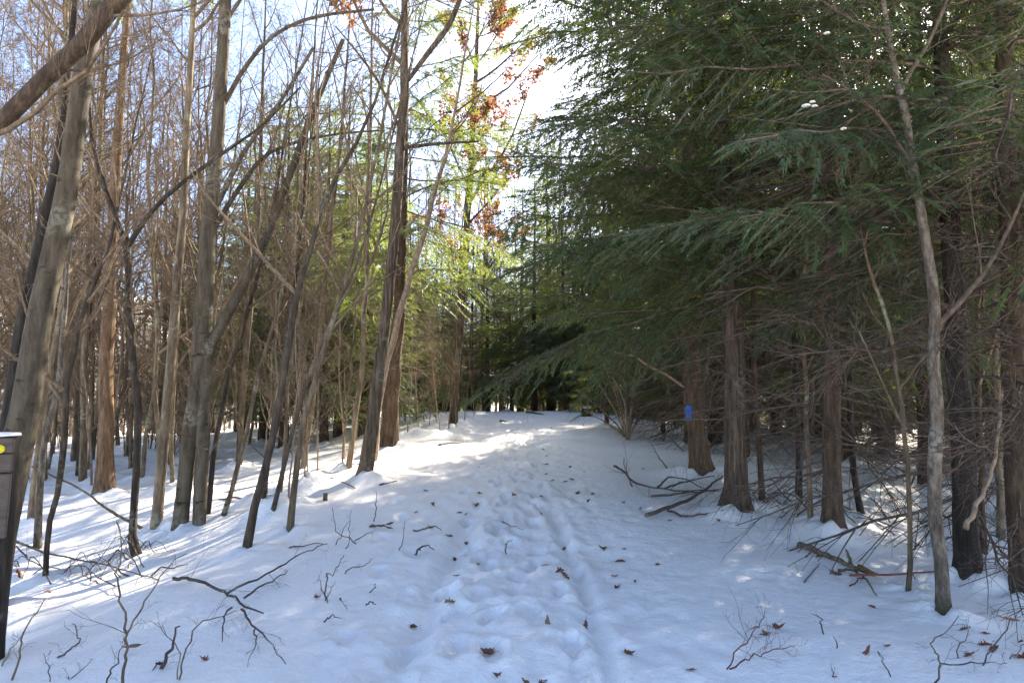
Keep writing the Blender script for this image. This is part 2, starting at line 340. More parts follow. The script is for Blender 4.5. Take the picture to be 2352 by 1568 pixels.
def detail(x, y):
    z = np.zeros_like(x)
    near = (y > 1.5) & (y < 30) & (np.abs(x) < 5)
    xs, ys = x[near], y[near]; zz = np.zeros_like(xs)
    # trodden band, lightly sunk, with two long ruts as of a sled
    zz -= .05 * np.exp(-((xs + .15) / 1.1) ** 4)
    r1 = -.62 - .12 * np.sin(ys * .55) + .05 * vnoise(ys * .8, ys * 0, 9); r2 = .52 - .05 * np.sin(ys * .7 + 1)
    fade = sstep(9.5, 7.5, ys) if False else 1 - sstep(7.5, 10, ys)
    zz += fade * (-.055 * np.exp(-((xs - r1) / .11) ** 2) + .028 * np.exp(-((np.abs(xs - r1) - .2) / .08) ** 2))
    zz += fade * (-.045 * np.exp(-((xs - r2) / .06) ** 2) + .025 * np.exp(-((np.abs(xs - r2) - .13) / .06) ** 2))
    band = np.exp(-((xs + .1) / 1.25) ** 4)
    zz += band * (.055 * vnoise(xs / .26, ys / .75, 11) + .04 * vnoise(xs / .12, ys / .24, 12) + .024 * vnoise(xs / .06, ys / .10, 13))
    zz += .012 * vnoise(xs / .35, ys / .5, 14)
    order = np.argsort(ys); yso = ys[order]
    for (fx, fy, a, l, wd, dp) in FP:
        lo, hi = np.searchsorted(yso, fy - .5), np.searchsorted(yso, fy + .5)
        ii = order[lo:hi]; dx = xs[ii] - fx; dy = ys[ii] - fy
        k = (np.abs(dx) < .5); ii = ii[k]; dx = dx[k]; dy = dy[k]
        p = dx * math.cos(a) + dy * math.sin(a); q = -dx * math.sin(a) + dy * math.cos(a)
        rr = np.sqrt((p / l) ** 2 + (q / wd) ** 2)
        zz[ii] += -dp * (1 - sstep(.84, 1.08, rr)) + .3 * dp * np.exp(-((rr - 1.5) / .35) ** 2)
    for (a_, b_, c_, d_) in dim:           # pits where snow has dropped out of the branches
        fx = .7 + 2.6 * a_; fy = 3.2 + 6.5 * b_
        lo, hi = np.searchsorted(yso, fy - .25), np.searchsorted(yso, fy + .25)
        ii = order[lo:hi]; rr = np.hypot((xs[ii] - fx), (ys[ii] - fy) * .7) / (.03 + .05 * c_)
        zz[ii] -= (.006 + .014 * d_) * np.exp(-rr ** 2)
    z[near] = zz
    return z
MOUND = []       # (x, y, r) of trunks: a ring-shaped drift round each foot
def mounds(x, y):
    z = np.zeros_like(x); order = np.argsort(y); yo = y[order]
    for (mx, my, r) in MOUND:
        lo, hi = np.searchsorted(yo, my - 1.2), np.searchsorted(yo, my + 1.2)
        ii = order[lo:hi]; d = np.hypot(x[ii] - mx, y[ii] - my)
        q = min(1, .35 + r / .16); an = np.arctan2(y[ii] - my, x[ii] - mx); z[ii] += .12 * q * np.exp(-(np.maximum(d - r, 0) / (.15 + .9 * r)) ** 2) * (.75 + .35 * np.sin(an * 2 + mx * 7) + .2 * np.sin(an * 5 + my * 9))
    return z
def full_h(x, y):
    x = np.atleast_1d(np.asarray(x, float)); y = np.atleast_1d(np.asarray(y, float))
    return terrain(x, y) + detail(x, y) + mounds(x, y)
def axis(parts):
    out = []
    for a, b, st in parts: out.append(np.arange(a, b, st))
    return np.concatenate(out)
def build_ground():
    xr = [0, .0]; 
    px = list(np.arange(0, 1.5, .032)) + list(np.arange(1.5, 4.6, .06)) + list(np.arange(4.6, 8.5, .10)); st = .10
    while px[-1] < 900: st *= 1.09; px.append(px[-1] + st)
    px = np.array(px); xs = np.concatenate([-px[:0:-1], px])
    ys = list(np.arange(2.6, 6.5, .032)) + list(np.arange(6.5, 12, .055)) + list(np.arange(12, 18, .1)); st = .09
    while ys[-1] < 1100: st *= 1.06; ys.append(ys[-1] + st)
    back = [2.6]; st = .06
    while back[-1] > -300: st *= 1.25; back.append(back[-1] - st)
    ys = np.concatenate([np.array(back[:0:-1]), np.array(ys)])
    X, Y = np.meshgrid(xs, ys); x, y = X.ravel(), Y.ravel()
    z = full_h(x, y)
    nx, ny = len(xs), len(ys); i = np.arange(ny - 1)[:, None] * nx + np.arange(nx - 1)[None, :]
    Q = np.stack([i, i + 1, i + nx + 1, i + nx], -1).reshape(-1, 4)
    g = Geo(); g.add(np.stack([x, y, z], 1), Q)
    o = g.build('snowy_ground', M['snow'])
    tag(o, 'snow covered forest floor with a trodden trail', kind='structure')
    print('ground verts', len(x))

# ------------------------------------------------------------------ bare trees
def bare_crown(g, P, R, rng, n1=18, len1=.26, t0=.3, dens=1.0, k1=5, flat=0., up=.10, lev=4, ang=48):
    """branches of a leafless tree in three further levels along the axis P"""
    H = np.linalg.norm(np.diff(P, axis=0), axis=1).sum()
    A, RA = spawn(P, R, rng, n1, t0, .98, ang, 12, lambda t, pl, u: len1 * H * (1.15 - .85 * t) * u, 7, .016, up, .10, flat=flat)
    tubes(g, A, RA, k1)
    B, RB = spawn(A, RA, rng, max(2, int(6 * dens)), .2, 1, 42, 12, lambda t, pl, u: pl * (.55 - .25 * t) * u, 5, .010, up * .7, .14)
    tubes(g, B, RB, 4)
    C, RC = spawn(B, RB, rng, max(2, int(4.5 * dens)), .15, 1, 42, 14, lambda t, pl, u: np.clip(pl * .55 * u, .12, .8), 3, .008, .06, .2, rmin=.0026)
    tubes(g, C, RC, 3)
    if lev > 3:
        D, RD = spawn(C, RC, rng, 3, .2, 1, 42, 14, lambda t, pl, u: np.clip(pl * .5 * u, .06, .35), 2, .006, .04, .16, rmin=.0022)
        tubes(g, D, RD, 3)
    return A, B
def straight_axis(rng, H, r0, lean=.03, wig=.02, n=14):
    s = np.linspace(0, 1, n); a = rng.uniform(0, 2 * PI)
    off = np.cumsum(rng.normal(size=(n, 2)) * wig * H / n * 3, axis=0); off -= off[0]
    P = np.stack([off[:, 0] + math.cos(a) * lean * H * s, off[:, 1] + math.sin(a) * lean * H * s, s * H], 1)
    R = r0 * ((1 - s) ** .85 * .93 + .07); R[0] *= 1.25
    P[0, 2] = -.25
    return P, R

# ------------------------------------------------------------------ conifer branches (prototypes lying along +X)
def twiglets(base, d, ln, wd, rng):
    """small flat sprays of needles: slender pointed blades"""
    m = len(base); up = norm(np.stack([rng.normal(0, .55, m), rng.normal(0, .55, m), np.ones(m)], 1))
    side = norm(np.cross(d, up)); mid = base + d * (ln * .45)[:, None]
    tip = base + d * ln[:, None]; tip[:, 2] -= ln * .12
    b0 = base + d * (ln * .12)[:, None]; hw = (wd * .62)[:, None]
    V = np.stack([b0 - side * hw, tip, b0 + side * hw], 1).reshape(-1, 3)
    return V
def live_proto(rng, L, sp2=.08, sp3=.036):
    n = 9; s = np.linspace(0, 1, n); x = s * L
    main = np.stack([x, np.cumsum(rng.normal(0, .012, n)) * L, np.cumsum(rng.normal(0, .008, n)) * L], 1); main[0] = 0
    wood = [(main[None], (.004 + .0055 * L * (1 - s) ** .8)[None], 4)]
    k = np.arange(.16 * L, L * .99, sp2); k = np.repeat(k, 2) + rng.normal(0, .02, len(k) * 2); sd = np.tile([-1, 1], len(k) // 2)
    keep = rng.uniform(size=len(k)) > .16; k, sd = np.clip(k[keep], 0, L), sd[keep]; m = len(k); f = k / L
    l2 = (.42 * L * np.clip(1 - f, .0, 1) ** .75 * np.clip(.45 + f * 2.2, 0, 1) + .10) * rng.uniform(.55, 1.15, m)
    p0 = np.stack([np.interp(k, x, main[:, c]) for c in range(3)], 1)
    a = np.radians(rng.normal(56, 9, m)); d = np.stack([np.cos(a), sd * np.sin(a), rng.normal(-.08, .22, m)], 1)
    n2 = 4; S = np.zeros((m, n2, 3)); S[:, 0] = p0
    for j in range(1, n2):
        d = d + np.stack([rng.normal(.06, .05, m), rng.normal(0, .06, m), rng.normal(-.13, .08, m)], 1); d = norm(d)
        S[:, j] = S[:, j - 1] + d * (l2 / (n2 - 1))[:, None]
    wood.append((S[:, ::3], np.array([[.0045, .0012]]) * np.ones((m, 1)), 3))
    cnt = np.maximum(2, (l2 / sp3).astype(int)); idx = np.repeat(np.arange(m), cnt)
    q = np.concatenate([(np.arange(c) + .5) / c for c in cnt]); idx = np.concatenate([idx, idx]); q = np.concatenate([q, q])
    ss = np.concatenate([-np.ones(len(q) // 2), np.ones(len(q) // 2)])
    q = np.clip(q + rng.normal(0, .03, len(q)), 0.02, .999); fi = q * (n2 - 1); ii = np.clip(fi.astype(int), 0, n2 - 2); wv = (fi - ii)[:, None]
    bp = S[idx, ii] * (1 - wv) + S[idx, ii + 1] * wv; tg = norm(S[idx, ii + 1] - S[idx, ii])
    lat = norm(np.cross(np.array([0, 0, 1.]), tg)) * ss[:, None]
    a = np.radians(rng.normal(48, 10, len(q)))[:, None]
    d3 = norm(np.cos(a) * tg + np.sin(a) * lat + np.stack([0 * q, 0 * q, rng.normal(-.16, .24, len(q))], 1))
    ln = rng.uniform(.055, .115, len(q)) * (1.05 - .45 * q)
    F = twiglets(bp, d3, ln, rng.uniform(.011, .019, len(q)), rng)
    tipb = S[:, -2]; F2 = twiglets(tipb, norm(S[:, -1] - S[:, -2]), np.linalg.norm(S[:, -1] - S[:, -2], axis=1) + .06, np.full(m, .022), rng)
    return L, wood, np.concatenate([F, F2])
def dead_proto(rng, L):
    n = 7; s = np.linspace(0, 1, n)
    main = np.stack([s * L, np.cumsum(rng.normal(0, .03, n)) * L, np.cumsum(rng.normal(-.012, .02, n)) * L], 1); main[0] = 0
    R = .003 + .006 * L * (1 - s) ** .8
    A, RA = spawn(main, R, rng, int(6 + 5 * L), .12, 1, 52, 12, lambda t, pl, u: pl * (.42 - .25 * t) * u + .08, 4, .010, -.03, .12, flat=.8)
    B, RB = spawn(A, RA, rng, 4, .2, 1, 45, 12, lambda t, pl, u: pl * .45 * u, 3, .008, -.02, .12, flat=.7)
    return L, [(main[None], R[None], 4), (A, RA, 3), (B, RB, 3)], None
rngB = np.random.default_rng(21)
LIVE = [live_proto(rngB, L) for L in (3.6, 3.4, 3.1, 2.5, 2.3, 2.0, 1.5, 1.3, 1.0, .7)]
LIVE_FAR = [live_proto(rngB, L, .12, .07) for L in (3.3, 2.6, 2.0, 1.4, .8)]
DEAD = [dead_proto(rngB, L) for L in (2.4, 2.0, 1.7, 1.3, 1.0, .7)]
def place(protos, pos, az, el, L, droop, rng):
    best = np.array([abs(p[0] - L) for p in protos]); cand = np.argsort(best)[:2]; p = protos[rng.choice(cand)]
    k = L / p[0]; ca, sa, te = math.cos(az), math.sin(az), math.tan(el); mir = rng.choice([-1, 1]); rl_ = rng.normal(0, .3); cr, sr = math.cos(rl_), math.sin(rl_)
    def tf(V):
        V = np.asarray(V, float) * k; x, y, z = V[..., 0], V[..., 1] * mir, V[..., 2]
        y, z = y * cr - z * sr, y * sr + z * cr
        z = z + x * te - droop * x * x / max(L, .3) - .12 * np.abs(y) * np.abs(y)
        return np.stack([pos[0] + ca * x - sa * y, pos[1] + sa * x + ca * y, pos[2] + z], -1)
    return [(tf(P), R * k, kk) for P, R, kk in p[1]], (tf(p[2]) if p[2] is not None else None)
BL = None
def blob(rng, c, r):
    """small lump of snow lying on a spray"""
    th = np.linspace(0, 2 * PI, 7)[:-1]; V = [[c[0], c[1], c[2] + r * .45]]
    for zz, rr in ((.25, .6), (0., 1.), (-.15, .7)):
        for t in th: V.append([c[0] + r * rr * math.cos(t) * rng.uniform(.7, 1.3), c[1] + r * rr * math.sin(t) * rng.uniform(.7, 1.3), c[2] + zz * r])
    T = [(0, 1 + i, 1 + (i + 1) % 6) for i in range(6)]
    Q = [(1 + a * 6 + i, 1 + (a + 1) * 6 + i, 1 + (a + 1) * 6 + (i + 1) % 6, 1 + a * 6 + (i + 1) % 6) for a in range(2) for i in range(6)]
    return V, Q, T
def trunk_tube(g, P, R, k, rough, rng, ridge):
    if ridge is None: return tubes(g, P, R, k, rough=rough, rng=rng)
    A = resample(np.column_stack([P, R]), 150); tubes(g, A[:, :3], A[:, 3], 40, rng=rng, ridge=ridge)
def conifer(rng, P, R, live0, Lmax, dz=.2, dead0=.6, dead1=None, deadL=1.5, ddz=.16, k=10, protos=None, rough=.035, el0=2, droop=.16, snow=.12, bias=None, thin=0.0, shape=.8, low=1.0, ridge=None):
    """trunk, bare dead boughs, living boughs (wood and needles), snow lumps: four meshes in local coordinates"""
    protos = protos or LIVE
    gt, gd, gb, gf, gs = Geo(), Geo(), Geo(), Geo(), Geo()
    trunk_tube(gt, P, R, k, rough, rng, ridge)
    zt = P[-1, 2]
    def axis_at(z): return np.array([np.interp(z, P[:, 2], P[:, 0]), np.interp(z, P[:, 2], P[:, 1]), z])
    z = live0; az = rng.uniform(0, 2 * PI)
    while z < zt - .25:
        t = (z - live0) / (zt - live0)
        L = (Lmax * (1 - t) ** shape * (low + (1 - low) * min(1, t * 4)) * rng.uniform(.65, 1.1)) + .25
        az += 2.4 + rng.normal(0, .35)
        if bias is not None: L *= 1 + bias[1] * math.cos(az - bias[0])
        if rng.uniform() > thin:
            wd, F = place(protos, axis_at(z), az, math.radians(el0 + 28 * t + rng.normal(0, 6)), L, droop * rng.uniform(.5, 1.4), rng)
            for q in wd: tubes(gb, *q)
            gf.add(F, None, np.arange(len(F)).reshape(-1, 3))
            for _ in range(2):
                if rng.uniform() < snow * 1.6:
                    c = F[rng.integers(0, len(F))]
                    for _k in range(int(rng.integers(1, 4))): gs.add(*blob(rng, c + rng.normal(0, .035, 3) * [1, 1, .3], rng.uniform(.012, .034)))
        z += dz * rng.uniform(.6, 1.4)
    z = dead0; dead1 = dead1 if dead1 is not None else live0 + .8
    while z < dead1:
        L = deadL * rng.uniform(.4, 1.15)
        wd, _ = place(DEAD, axis_at(z), rng.uniform(0, 2 * PI), math.radians(rng.normal(2, 12)), L, .12 * rng.uniform(0, 2), rng)
        for q in wd: tubes(gd, *q)
        z += ddz * rng.uniform(.5, 1.6)
    return gt, gd, gb, gf, gs
def conifer_meshes(res, bk, needles):
    gt, gd, gb, gf, gs = res; out = [('trunk', gt.mesh('trunk', bk))]
    if gd.n: out.append(('dead_branches', gd.mesh('dead_branches', M['dead'])))
    if gb.n: out.append(('branches', gb.mesh('branches', M['dead'])))
    if gf.n: out.append(('foliage', gf.mesh('foliage', needles, False)))
    if gs.n: out.append(('snow_lumps', gs.mesh('snow_lumps', M['snow'])))
    return out
def put(meshes, parent):
    br = None
    for nm, me in meshes:
        o = link(nm, me, br if nm in ('foliage', 'snow_lumps') and br else parent)
        if nm == 'branches': br = o
        if nm in ('snow_lumps', 'twigs'): o['kind'] = 'stuff'

# ------------------------------------------------------------------ measured (hero) trees
def hero_axis(pts, H, Y=None, lean=0., n=22, topw=.12):
    """pts: (u, v, width px) from the foot upwards; foot stands on the snow; continued to height H above the foot"""
    b = gp(pts[0][0], pts[0][1]) if Y is None else at(pts[0][0], pts[0][1], Y)
    if Y is not None: b[2] = float(terrain(b[0], b[1]))
    Y0 = b[1]; cw = lambda u: FPX / math.hypot(FPX, u - 1176)
    A = [[b[0], b[1], b[2], pts[0][2] / 2 * Y0 / FPX * cw(pts[0][0])]]
    for u, v, wd in pts[1:]:
        yy = Y0 + lean * (b[2] + 0 + 1) * 0
        p = at(u, v, Y0); p = at(u, v, Y0 + lean * max(0, p[2] - b[2])); A.append([*p, wd / 2 * Y0 / FPX * cw(u)])
    A = np.array(A)
    if H and A[-1, 2] - A[0, 2] < H:
        d = A[-1, :3] - A[-2, :3]; d = d / d[2]; d[:2] *= .6; rem = H - (A[-1, 2] - A[0, 2]); r = A[-1, 3]
        A = np.vstack([A, [*(A[-1, :3] + d * rem * .5), r * .6], [*(A[-1, :3] + d * rem), r * topw]])
    A = resample(A, n); base = A[0, :3].copy()
    wr = np.random.default_rng(int(abs(pts[0][0]) * 13 + 7)); wb = wr.normal(0, 1, (n, 2)) * A[:, 3:4] * (.30 if A[0, 3] < .06 else .10); wb[:2] = 0; A[:, :2] += wb
    P = A[:, :3] - base; R = np.maximum(A[:, 3], .003)
    P = np.vstack([P[0] - [0, 0, .25], P]); R = np.concatenate([[R[0] * 1.35], R]); R[1] *= 1.15
    MOUND.append((base[0], base[1], R[1]))
    return base, P, R
def hero_bare(name, label, pts, H, mat, crown_mat, seed, limbs=(), cat='tree', group=None, Y=None, lean=0, n1=14, t0=.35, len1=.2, dens=1., k=12, rough=.02, ang=48, lev=4, leaves=None, ridge=None):
    rng = np.random.default_rng(seed); base, P, R = hero_axis(pts, H, Y, lean)
    e = empty(name, base, label, cat, group)
    g = Geo(); trunk_tube(g, P, R, k, rough, rng, ridge); g.build('trunk', M[mat], e)
    gc = Geo(); A, B = bare_crown(gc, P, R, rng, n1, len1, t0, dens, ang=ang, lev=lev)
    for lp in limbs:
        Y0 = base[1]; ly = lp[0] if not isinstance(lp[0], tuple) else 0; pl = lp[1:] if not isinstance(lp[0], tuple) else lp
        Q = []
        for i, (u, v, wd) in enumerate(pl): Q.append([*(at(u, v, Y0 + ly * i) - base), wd / 2 * Y0 / FPX])
        Q = resample(np.array(Q), 12); gl = Geo(); tubes(gl, Q[:, :3], Q[:, 3], 8, rough=rough, rng=rng); gl.build('limb', M[mat], e)
        B_, RB = spawn(Q[:, :3], Q[:, 3], rng, 9, .25, 1, 42, 12, lambda t, p_, u: p_ * (.42 - .2 * t) * u, 6, .010, .05, .12); tubes(gc, B_, RB, 4)
        C_, RC = spawn(B_, RB, rng, 5, .15, 1, 42, 12, lambda t, p_, u: p_ * .5 * u, 4, .008, .05, .14); tubes(gc, C_, RC, 3)
        D_, RD = spawn(C_, RC, rng, 3, .2, 1, 42, 12, lambda t, p_, u: p_ * .5 * u, 3, .008, .04, .14); tubes(gc, D_, RD, 3)
    co = gc.build('crown', M[crown_mat], e)
    if leaves:
        gl = Geo(); leaf_cloud(gl, B, rng, leaves); gl.build('dead_leaves', M['oakleaf'], co, False)
    return e, base, P, R
def leaf_cloud(g, B, rng, per, zmin=0., size=.105):
    """withered leaves still hanging on the twigs: folded blades"""
    m = len(B); idx = rng.integers(0, m, per); j = rng.integers(2, B.shape[1], per); c = B[idx, j] + rng.normal(0, .06, (per, 3))
    c = c[c[:, 2] > zmin]; m = len(c)
    d = norm(rng.normal(size=(m, 3)) + [0, 0, -.8]); s = norm(np.cross(d, rng.normal(size=(m, 3)))); nn = np.cross(d, s)
    L = rng.uniform(.6, 1.3, m)[:, None] * size; W = L * .32
    V = np.stack([c, c + d * L * .5 - s * W + nn * W * .4, c + d * L, c + d * L * .5, c + d * L * .5 + s * W + nn * W * .4], 1)
    b = np.arange(m)[:, None] * 5
    g.add(V.reshape(-1, 3), np.concatenate([b + [0, 1, 2, 3], b + [0, 3, 2, 4]]).reshape(-1, 4))
def hero_conifer(name, label, pts, H, mat, needles, seed, live0, Lmax, cat='tree', Y=None, **kw):
    rng = np.random.default_rng(seed); base, P, R = hero_axis(pts, H, Y, n=26)
    e = empty(name, base, label, cat)
    put(conifer_meshes(conifer(rng, P, R, live0, Lmax, k=14, **kw), M[mat], M[needles]), e)
    return e, base, P, R

# the big leaning grey tree at the left, the dark one behind it, the slanting limb that crosses both
hero_bare('grey_tree', 'thick leaning pale grey tree trunk just behind the brown painted post', [(-32, 1330, 92), (14, 1130, 84), (52, 930, 72), (90, 760, 64), (126, 570, 58), (172, 330, 51), (202, 130, 47), (235, -40, 43)], 13, 'grey', 'twig', 31, n1=12, t0=.5, k=18, Y=5.9, ridge=(.03, 18, 5))
hero_bare('dark_tree', 'blackish slanting tree trunk close behind the thick leaning grey trunk', [(-10, 1240, 46), (35, 850, 38), (85, 600, 34), (128, 400, 26), (150, 230, 18)], 9, 'dark', 'twig', 32, n1=10, t0=.5, Y=7.2, ridge=(.07,16,5))
hero_bare('slanting_tree', 'reddish slanting trunk with snow scraps crossing the thick leaning grey trunk', [(-420, 1320, 70), (-300, 720, 62), (-90, 365, 56), (0, 285, 50), (100, 188, 46), (195, 92, 48), (285, -8, 44), (420, -170, 36)], 7.5, 'brown', 'twig', 33, n1=9, t0=.45, len1=.25, Y=5.2, ridge=(.05,14,6))
hero_bare('forked_tree', 'tall grey tree with twin stem at its foot and long slanting side limb', [(412, 1225, 34), (436, 1000, 38), (462, 800, 44), (472, 640, 42), (488, 420, 36), (505, 200, 32), (518, 0, 28)], 13, 'grey', 'twig', 34,
          limbs=[[(456, 1222, 30), (466, 1000, 32), (472, 860, 30), (482, 790, 28)], [(478, 800, 26), (540, 690, 24), (605, 560, 22), (660, 420, 18), (705, 290, 15), (750, 180, 13), (788, 92, 10)],
                 [.1, (512, 245, 12), (560, 160, 11), (625, 85, 9), (720, 40, 8), (860, 22, 6)], [-.1, (500, 470, 12), (560, 350, 11), (640, 240, 9), (720, 110, 7)], [.15, (495, 520, 12), (545, 440, 11), (620, 350, 9), (760, 310, 6), (880, 300, 4)]], n1=7, t0=.45, k=16, ridge=(.03, 16, 5))
hero_bare('slim_tree', 'straight slim olive grey tree between the forked tree and the Y-shaped sapling', [(357, 1228, 26), (378, 1000, 25), (398, 780, 23), (418, 520, 20), (432, 250, 17), (446, 0, 14)], 12, 'tan', 'twig', 35, n1=12, t0=.4, k=12,
          limbs=[[(442, 75, 8), (475, 50, 7), (500, 10, 6), (540, -40, 5)]])
hero_bare('y_shaped_tree', 'dark slim tree forking into a Y at head height', [(316, 1290, 26), (304, 1210, 19), (318, 1000, 18), (314, 850, 18), (298, 700, 16), (288, 565, 16), (255, 470, 13), (222, 370, 11), (208, 270, 8)], 6.5, 'sapdark', 'twig', 36,
          limbs=[[(290, 570, 12), (345, 490, 11), (400, 435, 10), (500, 360, 8), (600, 290, 6), (690, 200, 4)]], n1=14, t0=.35, len1=.22)
hero_conifer('hemlock', 'orange brown bare-boled conifer trunk standing in the sunlit snow', [(240, 1140, 50), (242, 1000, 38), (246, 800, 34), (258, 550, 28), (272, 300, 24), (290, 40, 18)], 15, 'orange', 'needles', 37, live0=9., Lmax=1.6, dz=.4, dead0=1.2, dead1=9, deadL=1.1, ddz=.25, ridge=(.05, 24, 6))
hero_bare('crooked_sapling', 'thin dark crooked sapling with a kink near its foot among heaped twigs', [(104, 1330, 13), (112, 1200, 14), (130, 1150, 14), (142, 1050, 16), (150, 960, 17), (158, 850, 16), (185, 740, 14), (222, 640, 11), (250, 560, 9)], 6, 'sapdark', 'twig', 38, n1=16, t0=.3, len1=.3)

def sap(u, v, w0, top, label, seed, mat='tan', H=9, group=None, **kw):
    pts = [(u, v, w0)] + [(a, b, w0 * c) for a, b, c in top]
    kw.setdefault('n1', 12); kw.setdefault('t0', .3); kw.setdefault('len1', .24); kw.setdefault('lev', 3)
    hero_bare('sapling', label, pts, H, mat, 'twig', seed, cat='sapling', group=group, **kw)
sap(565, 1270, 21, [(592, 1130, .9), (622, 1030, .85), (655, 850, .75), (690, 650, .65), (760, 430, .5), (850, 260, .36)], 'leaning dark sapling with its foot nearest the fallen lichened branch', 41, 'sapdark', 9)
sap(665, 1225, 17, [(678, 1100, .9), (698, 960, .85), (740, 820, .75), (792, 640, .65), (835, 500, .5)], 'olive sapling leaning over, next beside the cut stump in the snow', 42, 'tan', 8)
sap(510, 1195, 13, [(540, 1100, .9), (565, 1000, .85), (590, 880, .7), (640, 700, .6), (700, 420, .4)], 'thin leaning sapling close by the forked tree, bare to its tip', 43, 'tan', 8)
sap(474, 1200, 14, [(492, 1060, .9), (512, 930, .9), (545, 800, .75), (590, 640, .65), (625, 500, .5)], 'black slender sapling growing at the foot of the forked tree', 44, 'sapdark', 8)
sap(600, 1190, 13, [(615, 1060, .9), (640, 900, .8), (668, 720, .7), (690, 520, .5)], 'dark sapling in the clump behind the leaning dark sapling', 45, 'sapdark', 9)
sap(622, 1195, 12, [(650, 1080, .9), (690, 920, .8), (750, 760, .7), (835, 560, .5)], 'thin grey sapling bending over in the clump of leaning saplings', 46, 'grey', 8)
sap(640, 1150, 10, [(655, 1040, .9), (660, 900, .8), (690, 700, .6), (700, 560, .5)], 'thinnest upright sapling in the clump of leaning saplings', 47, 'tan', 8)
sap(548, 1080, 15, [(556, 930, .95), (570, 760, .9), (590, 560, .8), (600, 300, .6)], 'tan sapling standing upright behind the thin leaning saplings', 48, 'tan', 11)
sap(695, 1085, 13, [(712, 960, .95), (730, 800, .9), (752, 600, .8), (780, 350, .6)], 'upright tan sapling in the snow before the lit hemlocks', 49, 'tan', 11)
sap(800, 1085, 14, [(812, 990, .9), (830, 880, .9), (836, 760, .85), (845, 560, .7), (850, 300, .5)], 'pale sapling with crooked foot next to the ridged oak', 50, 'tan', 11)
sap(85, 1270, 19, [(90, 1150, .9), (95, 1050, .85), (118, 960, .8), (135, 860, .75), (150, 700, .6)], 'mossy yellow sapling with swollen foot beside the crooked sapling', 51, 'mottled', 9)
sap(180, 1100, 15, [(188, 960, .9), (200, 800, .8), (215, 620, .7), (232, 380, .6)], 'dark straight sapling behind the orange brown conifer trunk', 52, 'sapdark', 10)
sap(70, 1200, 17, [(85, 1040, .9), (110, 880, .8), (140, 690, .7), (160, 480, .5)], 'leaning sunlit yellow sapling near the dark slanting trunk', 53, 'tan', 10)
sap(385, 1040, 14, [(392, 960, .9), (404, 850, .9), (412, 640, .8), (400, 420, .6)], 'pale sunlit sapling between the slim tree and the forked tree', 54, 'pale', 10)

# oak with rust-coloured leaves, the hemlock beside it, the leaning stem between
hero_bare('oak_tree', 'ridged grey-brown oak with rust coloured leaves left high in its crown', [(836, 1100, 32), (858, 960, 29), (872, 850, 27), (895, 650, 25), (908, 500, 24), (918, 380, 23), (928, 200, 21), (930, 0, 17)], 15, 'oak', 'twig', 61,
          limbs=[[(926, 200, 10), (985, 120, 14), (1030, 60, 14), (1060, -10, 12)], [.1, (922, 340, 10), (1010, 330, 8), (1100, 325, 5)], [-.15, (920, 300, 8), (870, 190, 7), (820, 120, 5), (770, 60, 3)]], n1=18, t0=.45, len1=.26, k=14, rough=.04, leaves=5200, ridge=(.09, 18, 4))
hero_conifer('hemlock', 'thick brown hemlock trunk beside the ridged oak, twiggy at its foot', [(890, 1030, 43), (900, 930, 36), (908, 820, 32), (918, 650, 26), (926, 450, 20), (932, 200, 13)], 12.5, 'midbrown', 'needles', 62, live0=3.2, Lmax=3.1, dz=.14, dead0=.5, dead1=4, deadL=1.1, thin=.1, bias=(0.2, .25), ridge=(.07, 24, 4))
hero_bare('leaning_tree', 'slender pale tree leaning away from the thick brown hemlock trunk', [(858, 1070, 15), (880, 870, 15), (905, 770, 15), (935, 660, 14), (975, 540, 12), (1000, 430, 10), (1030, 330, 8)], 9, 'pale', 'twig', 63, n1=12, t0=.45, len1=.22)

hero_bare('oak_tree', 'slender oak thick with rust coloured leaves behind the leaning pale tree', [(1040, 985, 20), (1052, 800, 18), (1070, 560, 16), (1085, 330, 13), (1095, 120, 10)], 13.5, 'oak', 'twig', 64, n1=22, t0=.32, len1=.3, ang=58, leaves=8500, Y=19)

# right side of the trail
kx = hero_conifer('hemlock', 'hemlock with a blue paint blaze on its flared brown trunk', [(1612, 1092, 52), (1602, 1010, 43), (1592, 900, 41), (1588, 780, 40), (1582, 600, 38), (1570, 400, 34), (1558, 200, 31), (1550, 0, 28)], 15.5, 'midbrown', 'needles', 71, live0=2.3, Lmax=4.1, droop=.11, low=.55, thin=.12, dz=.10, dead0=1.1, dead1=2.6, deadL=1.2, snow=.2, bias=(PI, .2), ridge=(.05, 26, 7))
hero_conifer('ridged_conifer', 'stout ridged grey-brown trunk next to the blue-blazed hemlock', [(1690, 1180, 62), (1690, 1060, 52), (1691, 900, 49), (1682, 770, 46), (1672, 560, 43), (1660, 350, 40), (1645, 120, 38), (1638, 0, 34)], 14.5, 'ridged', 'needles', 72, live0=2.4, Lmax=3.7, low=.75, thin=.15, dz=.10, dead0=.9, dead1=3.0, deadL=1.3, rough=.06, snow=.16, bias=(2.4, .15), ridge=(.085, 22, 5))
hero_conifer('spruce', 'straight reddish brown conifer with dead lower boughs beyond the fallen broken log', [(1913, 1222, 48), (1911, 1050, 43), (1909, 850, 41), (1906, 600, 38), (1902, 330, 34), (1900, 0, 28)], 14, 'brown', 'needles_dark', 73, live0=2.9, Lmax=3.3, dz=.11, dead0=.7, dead1=4.6, deadL=2.2, ddz=.06, bias=(2.6, .2), ridge=(.045, 26, 8))
hero_bare('mottled_tree', 'slim mottled pale tree with moss round its foot', [(2168, 1415, 33), (2160, 1250, 33), (2152, 1000, 34), (2146, 800, 29), (2140, 640, 27), (2118, 480, 24), (2090, 330, 21), (2062, 190, 17), (2040, 60, 13)], 8, 'mottled', 'dead', 74, n1=10, t0=.3, len1=.18, k=16, ridge=(.06, 14, 9))
